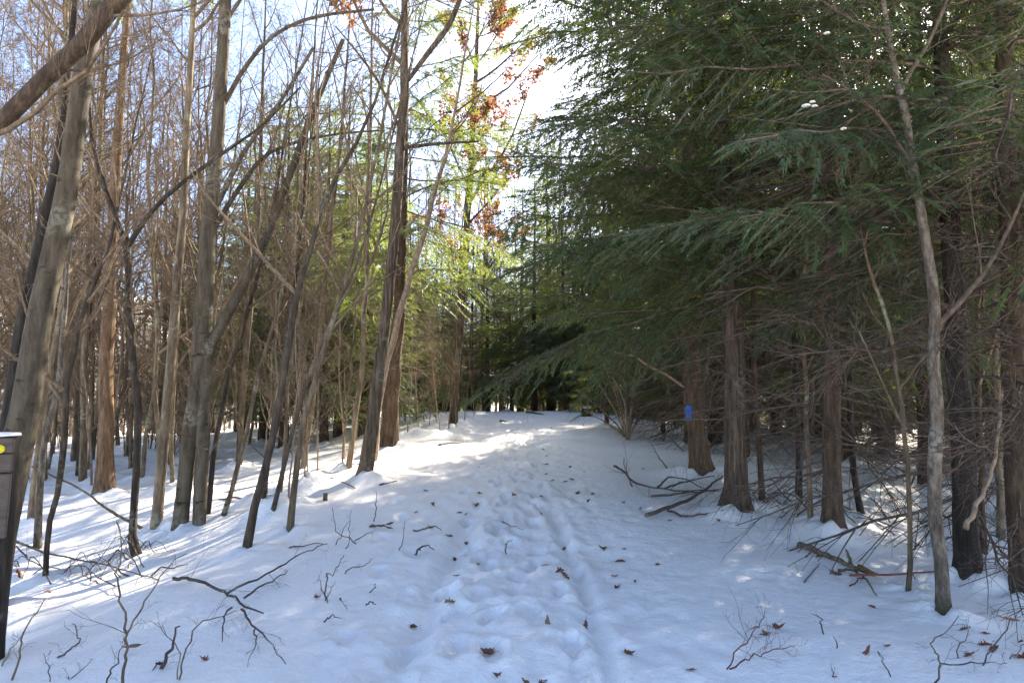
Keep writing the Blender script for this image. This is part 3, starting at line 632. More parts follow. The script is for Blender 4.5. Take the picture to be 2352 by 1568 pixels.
hero_conifer('spruce', 'thick blackish conifer trunk right behind the slim mottled tree', [(2226, 1345, 66), (2214, 1150, 58), (2204, 900, 56), (2192, 700, 52), (2180, 450, 46), (2165, 150, 38)], 12.5, 'dark', 'needles_dark', 75, live0=3.0, Lmax=3.0, dz=.13, dead0=.6, dead1=4.2, deadL=1.8, ddz=.07, bias=(2.0, .2), ridge=(.08, 24, 6))
hero_conifer('spruce', 'brown conifer with smooth upper bole standing beyond the blackish trunk', [(2352, 1385, 62), (2340, 1150, 60), (2332, 900, 58), (2322, 600, 54), (2308, 250, 46), (2300, 0, 40)], 12.5, 'brown', 'needles_dark', 76, live0=2.6, Lmax=2.8, dz=.13, dead0=.7, dead1=3.8, deadL=1.7, ddz=.07, bias=(1.6, .2), ridge=(.03, 26, 8))
sap(2086, 1360, 12, [(2092, 1250, 1), (2085, 1080, .95), (2070, 930, .9), (2045, 760, .8), (2012, 660, .7), (1990, 590, .5)], 'slender brown sapling growing before the slim mottled tree', 77, 'tan', 4.5, n1=9)
for i, (u, v, w0, tp, lb) in enumerate([
        (1752, 1160, 15, [(1745, 1050, .9), (1735, 900, .8), (1730, 700, .7)], 'thin brown stem just behind the stout ridged trunk'),
        (1862, 1205, 13, [(1858, 1080, .9), (1850, 900, .8), (1848, 620, .7)], 'thin pale stem leaning close to the straight reddish conifer'),
        (1835, 1150, 16, [(1834, 1000, .9), (1830, 820, .9), (1820, 560, .7)], 'dark slim stem between the ridged trunk and reddish conifer'),
        (1980, 1190, 17, [(1965, 1110, .9), (1955, 1000, .9), (1950, 800, .8)], 'dark slanting stem behind the straight reddish conifer'),
        (2260, 1280, 17, [(2256, 1150, 1), (2250, 1000, .9), (2246, 750, .8)], 'slim brown stem between the two thick conifers with twigs at its foot'),
        (2300, 1245, 20, [(2296, 1150, 1), (2290, 950, .9), (2280, 700, .8)], 'olive stem in the shade behind the brown conifer')]):
    sap(u, v, w0, tp, lb, 90 + i, ['brown', 'tan', 'dark', 'dark', 'brown', 'tan'][i], 6.5, n1=14, len1=.2)

# blue blaze on the hemlock: a brushed strip of paint on the bark, child of that tree
e, base, P, R = kx
def on_trunk(u, v, base, P, R, off=.004):
    p = at(u, v, base[1]); z = p[2] - base[2]; cx = np.interp(z, P[:, 2], P[:, 0]); cyy = np.interp(z, P[:, 2], P[:, 1]); r = np.interp(z, P[:, 2], R) + off
    dx = np.clip((p[0] - base[0] - cx) / r, -.97, .97); return np.array([cx + r * dx, cyy - r * math.sqrt(1 - dx * dx), z])
g = Geo(); us = np.linspace(1573, 1584, 6); vs = np.linspace(932, 960, 9); V = []
rg = np.random.default_rng(5)
for j, v in enumerate(vs):
    for i, u in enumerate(us):
        vv = v + (rg.uniform(0, 6) if j == 8 else 0) - (rg.uniform(0, 4) if j == 0 else 0); uu = u + (rg.uniform(-1.5, 1.5) if i in (0, 5) else 0)
        V.append(on_trunk(uu, vv, base, P, R, .020))
g.add(V, [(j * 6 + i, j * 6 + i + 1, (j + 1) * 6 + i + 1, (j + 1) * 6 + i) for j in range(8) for i in range(5)])
o = g.build('blue_blaze', M['paint_blue'], e); o['label'] = 'brushed strip of blue paint'

# ------------------------------------------------------------------ woods made of copies
def copies(kinds, spots):
    for (k, x, y, rz, s, name, label, cat, group) in spots:
        e = empty(name, (x, y, float(terrain(x, y))), label, cat, group, rz, s); put(kinds[k], e); MOUND.append((x, y, .10))
rv = np.random.default_rng(77)
CON = []
for i in range(3):       # full hemlocks, boughs nearly to the ground
    H = [11, 12.5, 10][i]; P, R = straight_axis(rv, H, .15, .02, .006, 16)
    CON.append(conifer_meshes(conifer(rv, P, R, [1.5, 2.0, 1.2][i], 3.1, dz=.105, dead0=.6, deadL=1.2, protos=LIVE, k=10), M['brown'], M['needles']))
for i in range(3):       # forest spruces with long bare, twiggy boles
    H = [13, 14.5, 12][i]; P, R = straight_axis(rv, H, .12, .02, .005, 16)
    CON.append(conifer_meshes(conifer(rv, P, R, [3.4, 4.2, 3.0][i], 2.8, dz=.13, dead0=.4, dead1=[5, 5.6, 4.5][i], deadL=2.1, ddz=.07, protos=LIVE, k=9), M[['brown', 'dark', 'brown'][i]], M['needles_dark']))
for i in range(2):       # coarse ones for far off
    H = 12; P, R = straight_axis(rv, H, .15, .02, .005, 12)
    CON.append(conifer_meshes(conifer(rv, P, R, .3, 3.0, dz=.14, dead0=9, dead1=0, protos=LIVE_FAR, k=7, snow=.05), M['brown'], M['needles']))
BARE = []
for i in range(9):
    H = [9, 10, 11, 12, 8, 13, 10, 7, 11][i]; r0 = [.027, .036, .044, .056, .023, .064, .034, .02, .04][i]
    P, R = straight_axis(rv, H, r0, [.05, .03, .07, .02, .09, .02, .05, .1, .04][i], .02, 14)
    g1 = Geo(); tubes(g1, P, R, 8, rough=.03, rng=rv); g2 = Geo()
    bare_crown(g2, P, R, rv, [15, 17, 18, 18, 14, 20, 20, 14, 16][i], [.22, .24, .2, .22, .24, .2, .28, .26, .22][i], [.14, .2, .25, .25, .10, .3, .10, .08, .2][i], 1.25, ang=[48, 55, 45, 60, 50, 55, 62, 50, 40][i])
    BARE.append([('trunk', g1.mesh('trunk', M[['tan', 'tan', 'grey', 'tan', 'pale', 'tan', 'tan', 'pale', 'tan'][i]])), ('crown', g2.mesh('crown', M['twig']))])
BUSH = []
for i in range(5):
    g1, g2 = Geo(), Geo(); nst = [4, 6, 5, 7, 3][i]
    for j in range(nst):
        H = rv.uniform(1.8, 4.2); P, R = straight_axis(rv, H, rv.uniform(.010, .02), rv.uniform(.1, .35), .03, 10); P[:, :2] += rv.normal(0, .08, 2)
        tubes(g1, P, R, 5); bare_crown(g2, P, R, rv, 8, .36, .12, .8, k1=3, lev=3 + (i % 2), up=.05)
    BUSH.append([('stems', g1.mesh('stems', M[['pale', 'tan', 'twig', 'tan', 'pale'][i]])), ('twigs', g2.mesh('twigs', M[['twig', 'twig', 'dead', 'pale', 'twig'][i]]))])
# hemlocks: hand placed by their feet (u, depth)
def XU(u, Y): return (u - 1176) / FPX * Y
hs = []
def H_(k, u, Y, s, name, label, group=None): hs.append((k, XU(u, Y), Y, rv.uniform(0, 6.28), s, name, label, 'tree', group))
for (k, u, Y, s) in [(0, 655, 17, .8), (1, 748, 17.5, .75), (2, 835, 18.5, .8), (0, 560, 21.5, .85), (0, 610, 20.5, 1.), (1, 700, 22.5, .95), (2, 780, 20, 1.05), (0, 850, 23, 1.), (1, 550, 25, .95), (2, 745, 27, 1.2), (0, 490, 29, .9), (2, 655, 30, 1.25), (1, 830, 30, 1.05)]:
    look = ('bushy', 'drooping', 'dense')[k]; where = 'right behind the leaning saplings' if Y < 24 else 'farther back behind the bare trees'
    H_(k, u, Y, s, 'hemlock', look + ' sunlit yellow-green hemlock ' + where, look + ' sunlit hemlocks ' + where)
H_(1, 962, 24, .6, 'hemlock', 'small hemlock whose sunlit sprays droop beside the trail, nearest the leaning pale tree')
H_(0, 1010, 31, .75, 'hemlock', 'small hemlock whose sunlit sprays droop over the saplings at the brow')
for (k, u, Y, s) in [(1, 1228, 31, .9), (0, 1302, 30, .85), (2, 1392, 18.5, .42), (0, 1520, 17, .42), (1, 1575, 15.5, .45), (2, 1120, 36, .9), (2, 1195, 38, 1.3), (1, 1262, 36, 1.2), (2, 1340, 36, 1.),
                     (2, 1080, 31, .8), (0, 1050, 37, .95), (1, 1150, 48, 1.1), (2, 1230, 50, 1.1), (0, 1300, 46, 1.1), (1, 1390, 44, 1.1), (2, 1020, 44, 1.05), (0, 960, 40, 1.), (2, 1270, 34, .8), (1, 1360, 29, .8), (2, 905, 33, .85), (0, 1430, 26, .8), (1, 1440, 33, 1.), (2, 1175, 36, .7)]:
    look = ('low' if s < .5 else 'middle-sized' if s < .88 else 'tall') + (' bushy', ' drooping', ' dense')[k]
    where = 'closing off the trail past its crest' if Y > 28 else 'beside the trail just short of its crest'
    H_(k, u, Y, s, 'hemlock', look + ' dark hemlock ' + where, look + ' hemlocks ' + where)
for (k, u, Y, s) in [(3, 1590, 16.5, 1.2), (5, 1475, 31, 1.25), (3, 1400, 34, 1.2), (4, 1530, 34.5, 1.2), (4, 1640, 16.5, 1.15), (5, 1660, 20, 1.2), (3, 1700, 14, 1.1)]:  # tall conifers added as sun blockers, to shade the foreground and the crest
    H_(k, u, Y, s, 'spruce', 'tall conifer added to block the sun, behind the pale many-stemmed shrub and the blazed hemlock', 'tall sun-blocking conifers added behind the blazed hemlock')
sp = [(h[1], h[2]) for h in hs]
def far_enough(x, y, d): return all((x - a) ** 2 + (y - b) ** 2 > d * d for a, b in sp)
HEROES = [(m[0], m[1]) for m in MOUND]; sp += HEROES
def shade_label(k, x, y):
    look = {3: 'slim brown conifer with dead twiggy lower boughs', 4: 'slim blackish conifer with dead twiggy lower boughs', 5: 'shorter brown conifer with dead twiggy boughs', 0: 'leafy hemlock green nearly to the snow', 1: 'taller leafy hemlock with drooping boughs'}[k]
    where = 'at the trail edge of the shaded wood' if x / y < .3 else ('in striped sun behind the reddish conifer' if y < 17 else ('deep in the shaded wood' if y > 28 else 'midway into the shaded wood'))
    return look + ' ' + where, 'tree', look.split(' with')[0].split(' green')[0] + 's ' + where
cnt = 0
while cnt < 78:          # spruce wood on the shaded side
    x, y = rv.uniform(3.4, 26), rv.uniform(8, 44)
    if x / y > .95 or x / y < .14 or (x < 4.6 and y > 20 and False) or not far_enough(x, y, 1.25): continue
    if x < 5 and y < 15: continue
    if abs(x - .6 * (y - 15)) < .9: continue      # a gap that lets sun onto the middle of the trail
    sp.append((x, y)); cnt += 1; k = int(rv.choice([3, 4, 5, 3, 4, 5, 0, 1]))
    hs.append((k, x, y, rv.uniform(0, 6.28), rv.uniform(.8, 1.2), 'spruce', *shade_label(k, x, y)))
cnt = 0
while cnt < 44:          # farther conifers, behind bare wood and beyond the crest
    x, y = rv.uniform(-30, 40), rv.uniform(38, 78)
    if abs(x / y) > .8 or not far_enough(x, y, 2.5): continue
    if x / y < -.33 and rv.uniform() < .7: continue
    sp.append((x, y)); cnt += 1
    hs.append((6 + cnt % 2, x, y, rv.uniform(0, 6.28), rv.uniform(.75, 1.15), 'hemlock', 'distant green conifer standing deep in the wood', 'tree', 'distant conifers'))
copies(CON, hs)
bs = []
LB = ['thin pale bare tree in the sunlit thicket', 'slim tan bare tree in the sunlit thicket', 'slim grey bare tree in the sunlit thicket', 'taller tan bare tree in the sunlit thicket', 'whip-thin leaning bare tree in the sunlit thicket',
      'stouter straight bare tree rising above the sunlit thicket', 'wide twiggy bare tree in the sunlit thicket', 'short leaning pale bare tree in the sunlit thicket', 'even tan bare tree in the sunlit thicket']
def zone(x, y):
    if x / y > -.35: return ', between the lit hemlocks'
    if y < 19: return ', on the striped open snow'
    return ', far back before the hill' if y > 36 else (', beyond the orange brown conifer trunk' if x / y < -.55 else ', beyond the forked tree')
cnt = 0; tries = 0
while cnt < 238 and tries < 20000:
    tries += 1
    y = 11.5 + 46 * rv.uniform() ** 1.25; x = rv.uniform(-.86, -.07) * y
    if x > -2.2 - max(0, (16 - y)) * .5: continue
    if x / y > -.25 and y < 22: continue
    if x / y > -.45 and rv.uniform() < .93: continue
    if not far_enough(x, y, .55): continue
    sp.append((x, y)); cnt += 1; k = int(rv.integers(0, 9))
    bs.append((k, x, y, rv.uniform(0, 6.28), rv.uniform(.85, 1.2), 'bare_tree', LB[k] + zone(x, y), 'tree', LB[k].replace('bare tree', 'bare trees') + zone(x, y)))
LC = 'tall bare tree in the brownish wood past the crest of the trail'
cnt = 0
while cnt < 58:
    y = rv.uniform(30, 58); x = rv.uniform(-.2, .14) * y
    if not far_enough(x, y, .8): continue
    cnt += 1; sp.append((x, y)); bs.append((int(rv.choice([1, 2, 3, 5, 6, 8])), x, y, rv.uniform(0, 6.28), rv.uniform(1.15, 1.6), 'bare_tree', LC, 'tree', 'tall bare trees past the crest'))
for i_ in range(12):
    u, v = rv.uniform(430, 830), rv.uniform(1075, 1200); p = gp(u, v - (u - 430) * .06)
    bs.append((int(rv.choice([0, 4, 7, 7])), p[0], p[1], rv.uniform(0, 6.28), rv.uniform(.45, .8), 'sapling', 'whip-thin sapling in the clump round the leaning saplings', 'sapling', 'whip-thin saplings round the leaning saplings'))
for u, v in [(935, 1003), (962, 1000), (985, 988), (1003, 985), (1012, 1000), (1035, 975), (1048, 985), (1066, 970), (1090, 960), (1030, 992), (975, 975), (1105, 950), (950, 985), (1462, 985), (1520, 1000), (1590, 1015), (1500, 985)]:
    p = gp(u, v); left = u < 1200
    bs.append((7 if rv.uniform() < .6 else 4, p[0], p[1], rv.uniform(0, 6.28), rv.uniform(.45, .7), 'sapling', 'pencil-thin bare sapling at the snowy brow where the trail crests' if left else 'small bare sapling at the edge of the dark hemlocks', 'sapling',
               'saplings along the brow of the trail' if left else 'saplings along the dark hemlocks'))
copies(BARE, bs)
us_ = []; cnt = 0
BL_ = ['pale loose bush', 'tan many-stemmed bush', 'brown twiggy bush', 'dense tan bush', 'thin pale bush']
while cnt < 150:
    y = 14 + 34 * rv.uniform(); x = rv.uniform(-.84, .5) * y
    if -3.2 < x < 3.2 and y < 29: continue
    if x > -.47 * y and x < 0 and y < 27: continue
    if x > 0 and (y < 20 or rv.uniform() < .55): continue
    if not far_enough(x, y, .5): continue
    cnt += 1; sp.append((x, y)); k = int(rv.integers(0, 5))
    where = 'among the bare trees of the sunlit thicket' if x < -.1 * y else ('beyond the crest of the trail' if x < .15 * y else 'under the conifers of the shaded wood')
    us_.append((k, x, y, rv.uniform(0, 6.28), rv.uniform(.7, 1.25), 'bush', BL_[k] + ' ' + where, 'bush', BL_[k].replace('bush', 'bushes') + ' ' + where))
copies(BUSH, us_)

# far woodland on the hills: one mass
def far_woods():
    rg = np.random.default_rng(9); g = Geo(); n = 800
    r = 50 + 190 * rg.uniform(0, 1, n) ** 1.3; az = np.radians(rg.uniform(-52, 48, n)); x, y = r * np.sin(az), r * np.cos(az); z = terrain(x, y)
    H = rg.uniform(7, 13, n); P = np.zeros((n, 3, 3)); P[:, 0] = np.stack([x, y, z - .5], 1); P[:, 1] = np.stack([x + rg.normal(0, .2, n), y, z + H * .5], 1); P[:, 2] = np.stack([x + rg.normal(0, .5, n), y + rg.normal(0, .5, n), z + H], 1)
    R = np.stack([rg.uniform(.06, .16, n)] * 3, 1) * np.array([1, .7, .1]); tubes(g, P, R, 3)
    A, RA = spawn(P, R, rg, 8, .1, 1, 45, 12, lambda t, pl, u: pl * .28 * u, 2, .012, .1, .1, rmin=.015); tubes(g, A, RA, 3)
    B, RB = spawn(A, RA, rg, 4, .2, 1, 40, 12, lambda t, pl, u: pl * .55 * u, 2, .01, .1, .1, rmin=.010); tubes(g, B, RB, 3)
    n = 1500; r = 40 + 55 * rg.uniform(0, 1, n) ** 1.4; az = np.radians(rg.uniform(-50, 46, n)); x, y = r * np.sin(az), r * np.cos(az); z = terrain(x, y); H = rg.uniform(1.2, 4.0, n)
    P = np.stack([np.stack([x, y, z - .2], 1), np.stack([x + rg.normal(0, .5, n), y + rg.normal(0, .5, n), z + H], 1)], 1); R = np.stack([rg.uniform(.012, .03, n)] * 2, 1) * np.array([1, .3]); tubes(g, P, R, 3)
    A, RA = spawn(P, R, rg, 8, .05, 1, 50, 15, lambda t, pl, u: pl * .4 * u, 2, .012, .1, .1, rmin=.008); tubes(g, A, RA, 3)
    o = g.build('far_woodland', M['farwood']); tag(o, 'grey-brown bare woodland covering the far hillside', 'woodland', kind='stuff')
far_woods()

# ------------------------------------------------------------------ shrubs and brush
def polyP(pts, f, px, mode='stand', lift=.01, Y=None):
    """measured polyline -> (x,y,z,r); 'stand' keeps the depth of the foot, 'lie' drops every point on the snow"""
    out = []; y0 = None
    for i, (a, b) in enumerate(pts):
        u, v = f(a, b)
        if mode == 'line':
            a0, a1 = gp(*f(*pts[0])), gp(*f(*pts[-1])); k_ = i / (len(pts) - 1); p = a0 * (1 - k_) + a1 * k_; p = at(u, v, p[1]); p[2] = max(p[2], float(terrain(p[0], p[1])) + .02)
        elif mode == 'lie': p = gp(u, v); p = p + [0, 0, lift + (.02 if 0 < i < len(pts) - 1 else 0)]
        else:
            if y0 is None: y0 = Y if Y else gp(u, v)[1]
            p = at(u, v, y0 + .06 * i * (1 if len(pts) % 2 else -1))
            if i == 0 and not Y: p = gp(u, v) - [0, 0, .03]
        out.append([*p, px / 2 / FPX * p[1] * (1 - .65 * i / max(1, len(pts) - 1))])
    return np.array(out)
def twiggy(name, label, cat, polys, mat, seed, per=5, tl=.5, lev=2, group=None, cap=True, kk=6):
    """polys: list of (x,y,z,r) arrays; the first one carries the others"""
    rng = np.random.default_rng(seed); b = polys[0][0, :3].copy(); b[2] = float(terrain(b[0], b[1]))
    e = empty(name, b, label, cat, group); g2 = Geo()
    for i, p in enumerate(polys):
        q = resample(p, max(6, 3 * len(p))); q[:, :3] -= b; q[1:-1, :3] += rng.normal(0, .006, (len(q) - 2, 3)); q[:, 3] = np.maximum(q[:, 3], .0015)
        g = Geo(); tubes(g, q[:, :3], q[:, 3], kk, cap=cap, rough=.05, rng=rng); g.build('stem' if cat in ('shrub', 'sapling', 'seedling') else 'branch', M[mat], e)
        if per:
            A, RA = spawn(q[:, :3], q[:, 3], rng, per, .2, 1, 46, 12, lambda t, pl, u: np.clip(pl * tl * (1.1 - .6 * t) * u, .05, .6), 5, .008, .04, .16, rmin=.0012); tubes(g2, A, RA, 3)
            if lev > 1:
                B, RB = spawn(A, RA, rng, 3, .25, 1, 45, 12, lambda t, pl, u: pl * .45 * u, 4, .008, .04, .16, rmin=.001); tubes(g2, B, RB, 3)
    if g2.n: g2.build('twigs', M[mat], e)['kind'] = 'stuff'
    return e
# foreground left
twiggy('shrub', 'leafless forked shrub with a curled leaf caught low on its stem', 'shrub', [polyP([(690, 1600), (722, 1400), (730, 1280), (715, 1180), (690, 1080), (662, 960), (690, 830), (668, 640)], z3, 6.5), polyP([(728, 1285), (800, 1150), (880, 1030), (960, 910), (1070, 825)], z3, 4.5, Y=3.9), polyP([(605, 1600), (640, 1500), (675, 1440), (712, 1320)], z3, 5, Y=3.9)], 'tan', 201, per=5, tl=.3)
twiggy('fallen_branch', 'fallen lichened branch with splayed side twigs on the open snow', 'branch', [polyP([(995, 1008), (1130, 1040), (1310, 1125), (1400, 1190), (1470, 1222), (1512, 1218)], z3, 8, 'lie', .06), polyP([(1385, 1180), (1440, 1270), (1552, 1400), (1640, 1500)], z3, 6, 'lie', .04),
        polyP([(1330, 1160), (1285, 1240), (1275, 1360)], z3, 5, 'lie', .03), polyP([(1300, 1130), (1430, 1070), (1560, 1010), (1700, 920), (1850, 830)], z3, 6, 'lie', .09), polyP([(1400, 1120), (1540, 1050), (1650, 960)], z3, 5, 'lie', .05), polyP([(1460, 1290), (1465, 1390), (1425, 1465)], z3, 4, 'lie', .03)], 'stick', 202, per=4, tl=.25)
twiggy('stick', 'dark broken stick poking up slantwise from the snow', 'stick', [polyP([(925, 1480), (950, 1430), (985, 1350), (1030, 1240)], z3, 11), polyP([(930, 1470), (900, 1490), (875, 1512)], z3, 6, 'lie', .01)], 'stick', 203, per=0)
twiggy('seedling', 'curved bare seedling between the dark broken stick and the fallen branch', 'seedling', [polyP([(1020, 1560), (1060, 1400), (1140, 1230), (1290, 1180), (1350, 1150)], z3, 4), polyP([(1010, 1560), (1030, 1440), (1000, 1340), (930, 1260), (860, 1210)], z3, 3.5)], 'tan', 204, per=5, tl=.3)
twiggy('shrub', 'low curling shrub near the foot of the brown painted post', 'shrub', [polyP([(60, 1560), (110, 1400), (135, 1290), (170, 1220), (260, 1080)], z3, 5), polyP([(0, 1480), (60, 1370), (130, 1290)], z3, 4)], 'tan', 205, per=6, tl=.35)
twiggy('shrub', 'bowed bare shrub with a hooked tip on the open snow', 'shrub', [polyP([(250, 1420), (300, 1440), (400, 1380), (455, 1310), (440, 1250), (412, 1225)], z3, 5, 'stand'), polyP([(290, 1570), (270, 1460), (250, 1395)], z3, 3)], 'stick', 206, per=4, tl=.25)
twiggy('seedling', 'spindly seedling rising beside the bowed bare shrub', 'seedling', [polyP([(390, 1560), (430, 1520), (520, 1440)], z3, 3), polyP([(390, 1560), (400, 1530), (380, 1515)], z3, 2.5)], 'tan', 207, per=3, tl=.3)
rg = np.random.default_rng(208); polys = []
for i in range(26):
    a = (rg.uniform(120, 860), rg.uniform(850, 1010)); an = rg.normal(0, .5) + (0 if rg.uniform() < .5 else PI); l = rg.uniform(140, 420)
    b = (a[0] + math.cos(an) * l * .5, a[1] - 20 - rg.uniform(0, 150)); c = (a[0] + math.cos(an) * l, a[1] + math.sin(an) * l * .35)
    m1 = ((a[0] + b[0]) / 2 + rg.normal(0, 18), (a[1] + b[1]) / 2 + rg.normal(0, 22)); m2 = ((c[0] + b[0]) / 2 + rg.normal(0, 18), (c[1] + b[1]) / 2 + rg.normal(0, 22))
    polys.append(polyP([a, m1, b, m2, c], z3, rg.uniform(2.0, 4.2), 'stand'))
twiggy('brush_heap', 'tangled heap of bare twigs on the snow round the crooked sapling', 'brush', polys, 'stick', 209, per=5, tl=.35)
twiggy('leaning_pole', 'thin lichened pole leaning down to the snow across the saplings', 'branch', [polyP([(870, 702), (740, 640), (640, 585), (520, 490), (340, 395), (180, 325)], z3, 9)], 'oldlog', 210, per=4, tl=.12)
twiggy('fallen_branch', 'bare branch propped across the foot of the crooked sapling', 'branch', [polyP([(60, 790), (180, 850), (250, 885), (430, 930), (640, 970), (910, 1050)], z3, 6, 'lie', .10)], 'stick', 211, per=6, tl=.15)
twiggy('seedling', 'tiny upright weed with a dried head beside the trail', 'seedling', [polyP([(716, 242), (724, 150), (735, 30), (733, 0)], z5, 3)], 'stick', 212, per=3, tl=.12)
twiggy('shrub', 'crossed thin shoots sticking out of smooth snow by the trail', 'shrub', [polyP([(600, 425), (500, 370), (410, 325), (375, 130)], z5, 3), polyP([(470, 465), (510, 400), (515, 250), (535, 150)], z5, 2.5), polyP([(395, 440), (460, 320), (500, 250)], z5, 2.5), polyP([(505, 415), (640, 355), (735, 308)], z5, 2.5)], 'stick', 213, per=2, tl=.2)
twiggy('shrub', 'small dark angular shrub between the fallen branch and the trail', 'shrub', [polyP([(310, 880), (318, 760), (330, 670), (380, 675), (440, 580), (470, 515)], z5, 4), polyP([(318, 905), (350, 830), (400, 735)], z5, 2.5), polyP([(300, 830), (270, 740), (262, 680)], z5, 2.5)], 'stick', 214, per=3, tl=.2)
twiggy('seedling', 'bent shoot arching up from the snow near the angular shrub', 'seedling', [polyP([(455, 675), (500, 635), (600, 610), (660, 590), (688, 548)], z5, 3)], 'stick', 215, per=3, tl=.2)
twiggy('seedling', 'single straight shoot standing in the snow beside the trail', 'seedling', [polyP([(912, 478), (950, 390), (970, 230)], z5, 2.5)], 'stick', 216, per=1, tl=.2)
stk = [([(680, 295), (770, 302), (870, 310)], z5, 5, 'short dark stick lying flat beside the trail'), ([(1035, 325), (1150, 325), (1220, 312), (1270, 330)], z5, 4, 'thin wavy stick at the edge of the trodden snow'), ([(1055, 525), (1100, 480), (1160, 470), (1212, 488)], z5, 5, 'hooked black stick at the edge of the trail'),
       ([(305, 1080), (370, 1060), (440, 1058)], z5, 4, 'slightly arched stick on smooth snow, alone'), ([(648, 946), (690, 942), (732, 938)], z5, 4, 'very short straight stick on smooth snow'), ([(432, 890), (450, 935), (497, 975)], z5, 3, 'short bent stick close to the angular shrub'),
       ([(680, 840), (720, 825), (722, 765)], z5, 3, 'elbow-shaped twig on smooth snow'), ([(20, 470), (150, 460), (335, 435)], z5, 4, 'long thin stick by the leaning olive sapling'), ([(1765, 250), (1800, 285), (1940, 322)], z5, 3, 'thin forked stick on the trodden snow'),
       ([(1800, 520), (1805, 450), (1850, 405)], z5, 3, 'thin curled stick among the footprints'), ([(1880, 710), (1905, 800), (1893, 905)], z6, 3.5, 'upright crooked stick on the smooth snow below the ridged trunk'), ([(1940, 960), (1948, 995)], z6, 4, 'stubby twig end standing in the snow'),
       ([(350, 1290), (335, 1200), (285, 1168)], z7, 4, 'forked twig standing in snow near the fallen broken log'), ([(435, 1360), (408, 1300)], z7, 4, 'slanting twig stub in the snow'), ([(245, 998), (330, 890)], z7, 4, 'thin stick slanting beside the fallen broken log'),
       ([(755, 1540), (680, 1400), (672, 1410)], z7, 3, 'V-shaped bare shoot low in the snow'), ([(430, 1548), (400, 1500)], z7, 3, 'tiny twig end on shaded snow'), ([(700, 505), (800, 520)], zc, 6, 'dark fallen limb lying on the crest of the trail'), ([(540, 558), (580, 562)], zc, 5, 'small dark stick on the slope of the crest'),
       ([(170, 705), (260, 700), (350, 685)], zc, 5, 'twiggy stick at the foot of the brow saplings'), ([(1045, 1190), (1150, 1165)], z4, 5, 'dark stick on the snow below the ridged oak'), ([(690, 1150), (780, 1165), (900, 1210)], z4, 6, 'fallen stick on the snow before the ridged oak'),
       ([(40, 1290), (150, 1275), (260, 1278)], z4, 8, 'half buried rotten log among the saplings'), ([(985, 1440), (1050, 1445), (1120, 1450)], z4, 5, 'flat dark twig between the oak and the trail')]
for i, (p, f, px, lb) in enumerate(stk):
    up = any(q in lb for q in ('upright', 'standing', 'shoot', 'stub'))
    twiggy('stick', lb, 'stick', [polyP(p, f, px, 'stand' if up else 'lie', .012)], 'stick', 300 + i, per=2 if 'stub' not in lb else 0, tl=.25, lev=1)
# right side brush
twiggy('fallen_branch', 'stout fallen bough propped against the stout ridged trunk', 'branch', [polyP([(192, 1392), (330, 1350), (480, 1290), (570, 1220), (650, 1150)], zr, 10, 'lie', .05), polyP([(320, 1355), (450, 1395), (560, 1380), (660, 1345)], zr, 6, 'lie', .03)], 'stick', 221, per=5, tl=.22)
twiggy('fallen_branch', 'wide spread fallen twiggy branch on the snow below the blue-blazed hemlock', 'branch', [polyP([(0, 1098), (60, 1140), (120, 1210), (260, 1245), (400, 1262), (520, 1262), (640, 1250)], zr, 6, 'lie', .07), polyP([(110, 1195), (90, 1150), (60, 1070), (58, 1020)], zr, 3, 'stand'), polyP([(220, 1275), (340, 1270), (480, 1262), (610, 1240)], zr, 6, 'lie', .05), polyP([(260, 1240), (330, 1190), (450, 1215), (560, 1260)], zr, 5, 'lie', .10), polyP([(300, 1262), (420, 1225), (600, 1180)], zr, 5, 'lie', .12)], 'stick', 222, per=9, tl=.3)
twiggy('shrub', 'wispy leafless bush shooting from the snow before the blazed hemlock', 'shrub', [polyP([(330, 1090), (260, 1010), (230, 950), (190, 900)], zr, 3), polyP([(420, 985), (340, 910), (320, 890)], zr, 3), polyP([(290, 925), (330, 800), (325, 660), (300, 590)], zr, 4)], 'stick', 223, per=6, tl=.35)
rg = np.random.default_rng(225); polys = []
for i in range(22):
    a = (rg.uniform(820, 1240), rg.uniform(1290, 1400)); an = rg.normal(.0, .6) + (0 if rg.uniform() < .6 else PI); l = rg.uniform(150, 380)
    polys.append(polyP([a, (a[0] + math.cos(an) * l * .5, a[1] - rg.uniform(20, 120)), (a[0] + math.cos(an) * l, a[1] - rg.uniform(0, 220))], zr, rg.uniform(2.2, 4.4), 'stand'))
twiggy('brush_heap', 'dense dead brush between the ridged trunk and the reddish conifer', 'brush', polys, 'dead', 226, per=6, tl=.35)
polys = []
for i in range(20):
    a = (rg.uniform(480, 1000), rg.uniform(560, 800)); an = rg.normal(.1, .5) + (0 if rg.uniform() < .6 else PI); l = rg.uniform(150, 380)
    polys.append(polyP([a, (a[0] + math.cos(an) * l * .5, a[1] - rg.uniform(30, 120)), (a[0] + math.cos(an) * l, a[1] - rg.uniform(20, 260))], z7, rg.uniform(2.0, 4.0), 'stand'))
twiggy('brush_heap', 'dead brush in striped sun behind the slender brown sapling', 'brush', polys, 'dead', 227, per=6, tl=.35)
polys = []
for i in range(12):
    a = (rg.uniform(1150, 1480), rg.uniform(820, 1050)); an = rg.normal(0, .5) + (0 if rg.uniform() < .5 else PI); l = rg.uniform(120, 300)
    polys.append(polyP([a, (a[0] + math.cos(an) * l * .5, a[1] - rg.uniform(30, 120)), (a[0] + math.cos(an) * l, a[1] - rg.uniform(20, 200))], z7, rg.uniform(2.0, 4.0), 'stand'))
twiggy('brush_heap', 'dead brush tangled round the feet of the blackish and brown conifers', 'brush', polys, 'dead', 228, per=5, tl=.35)
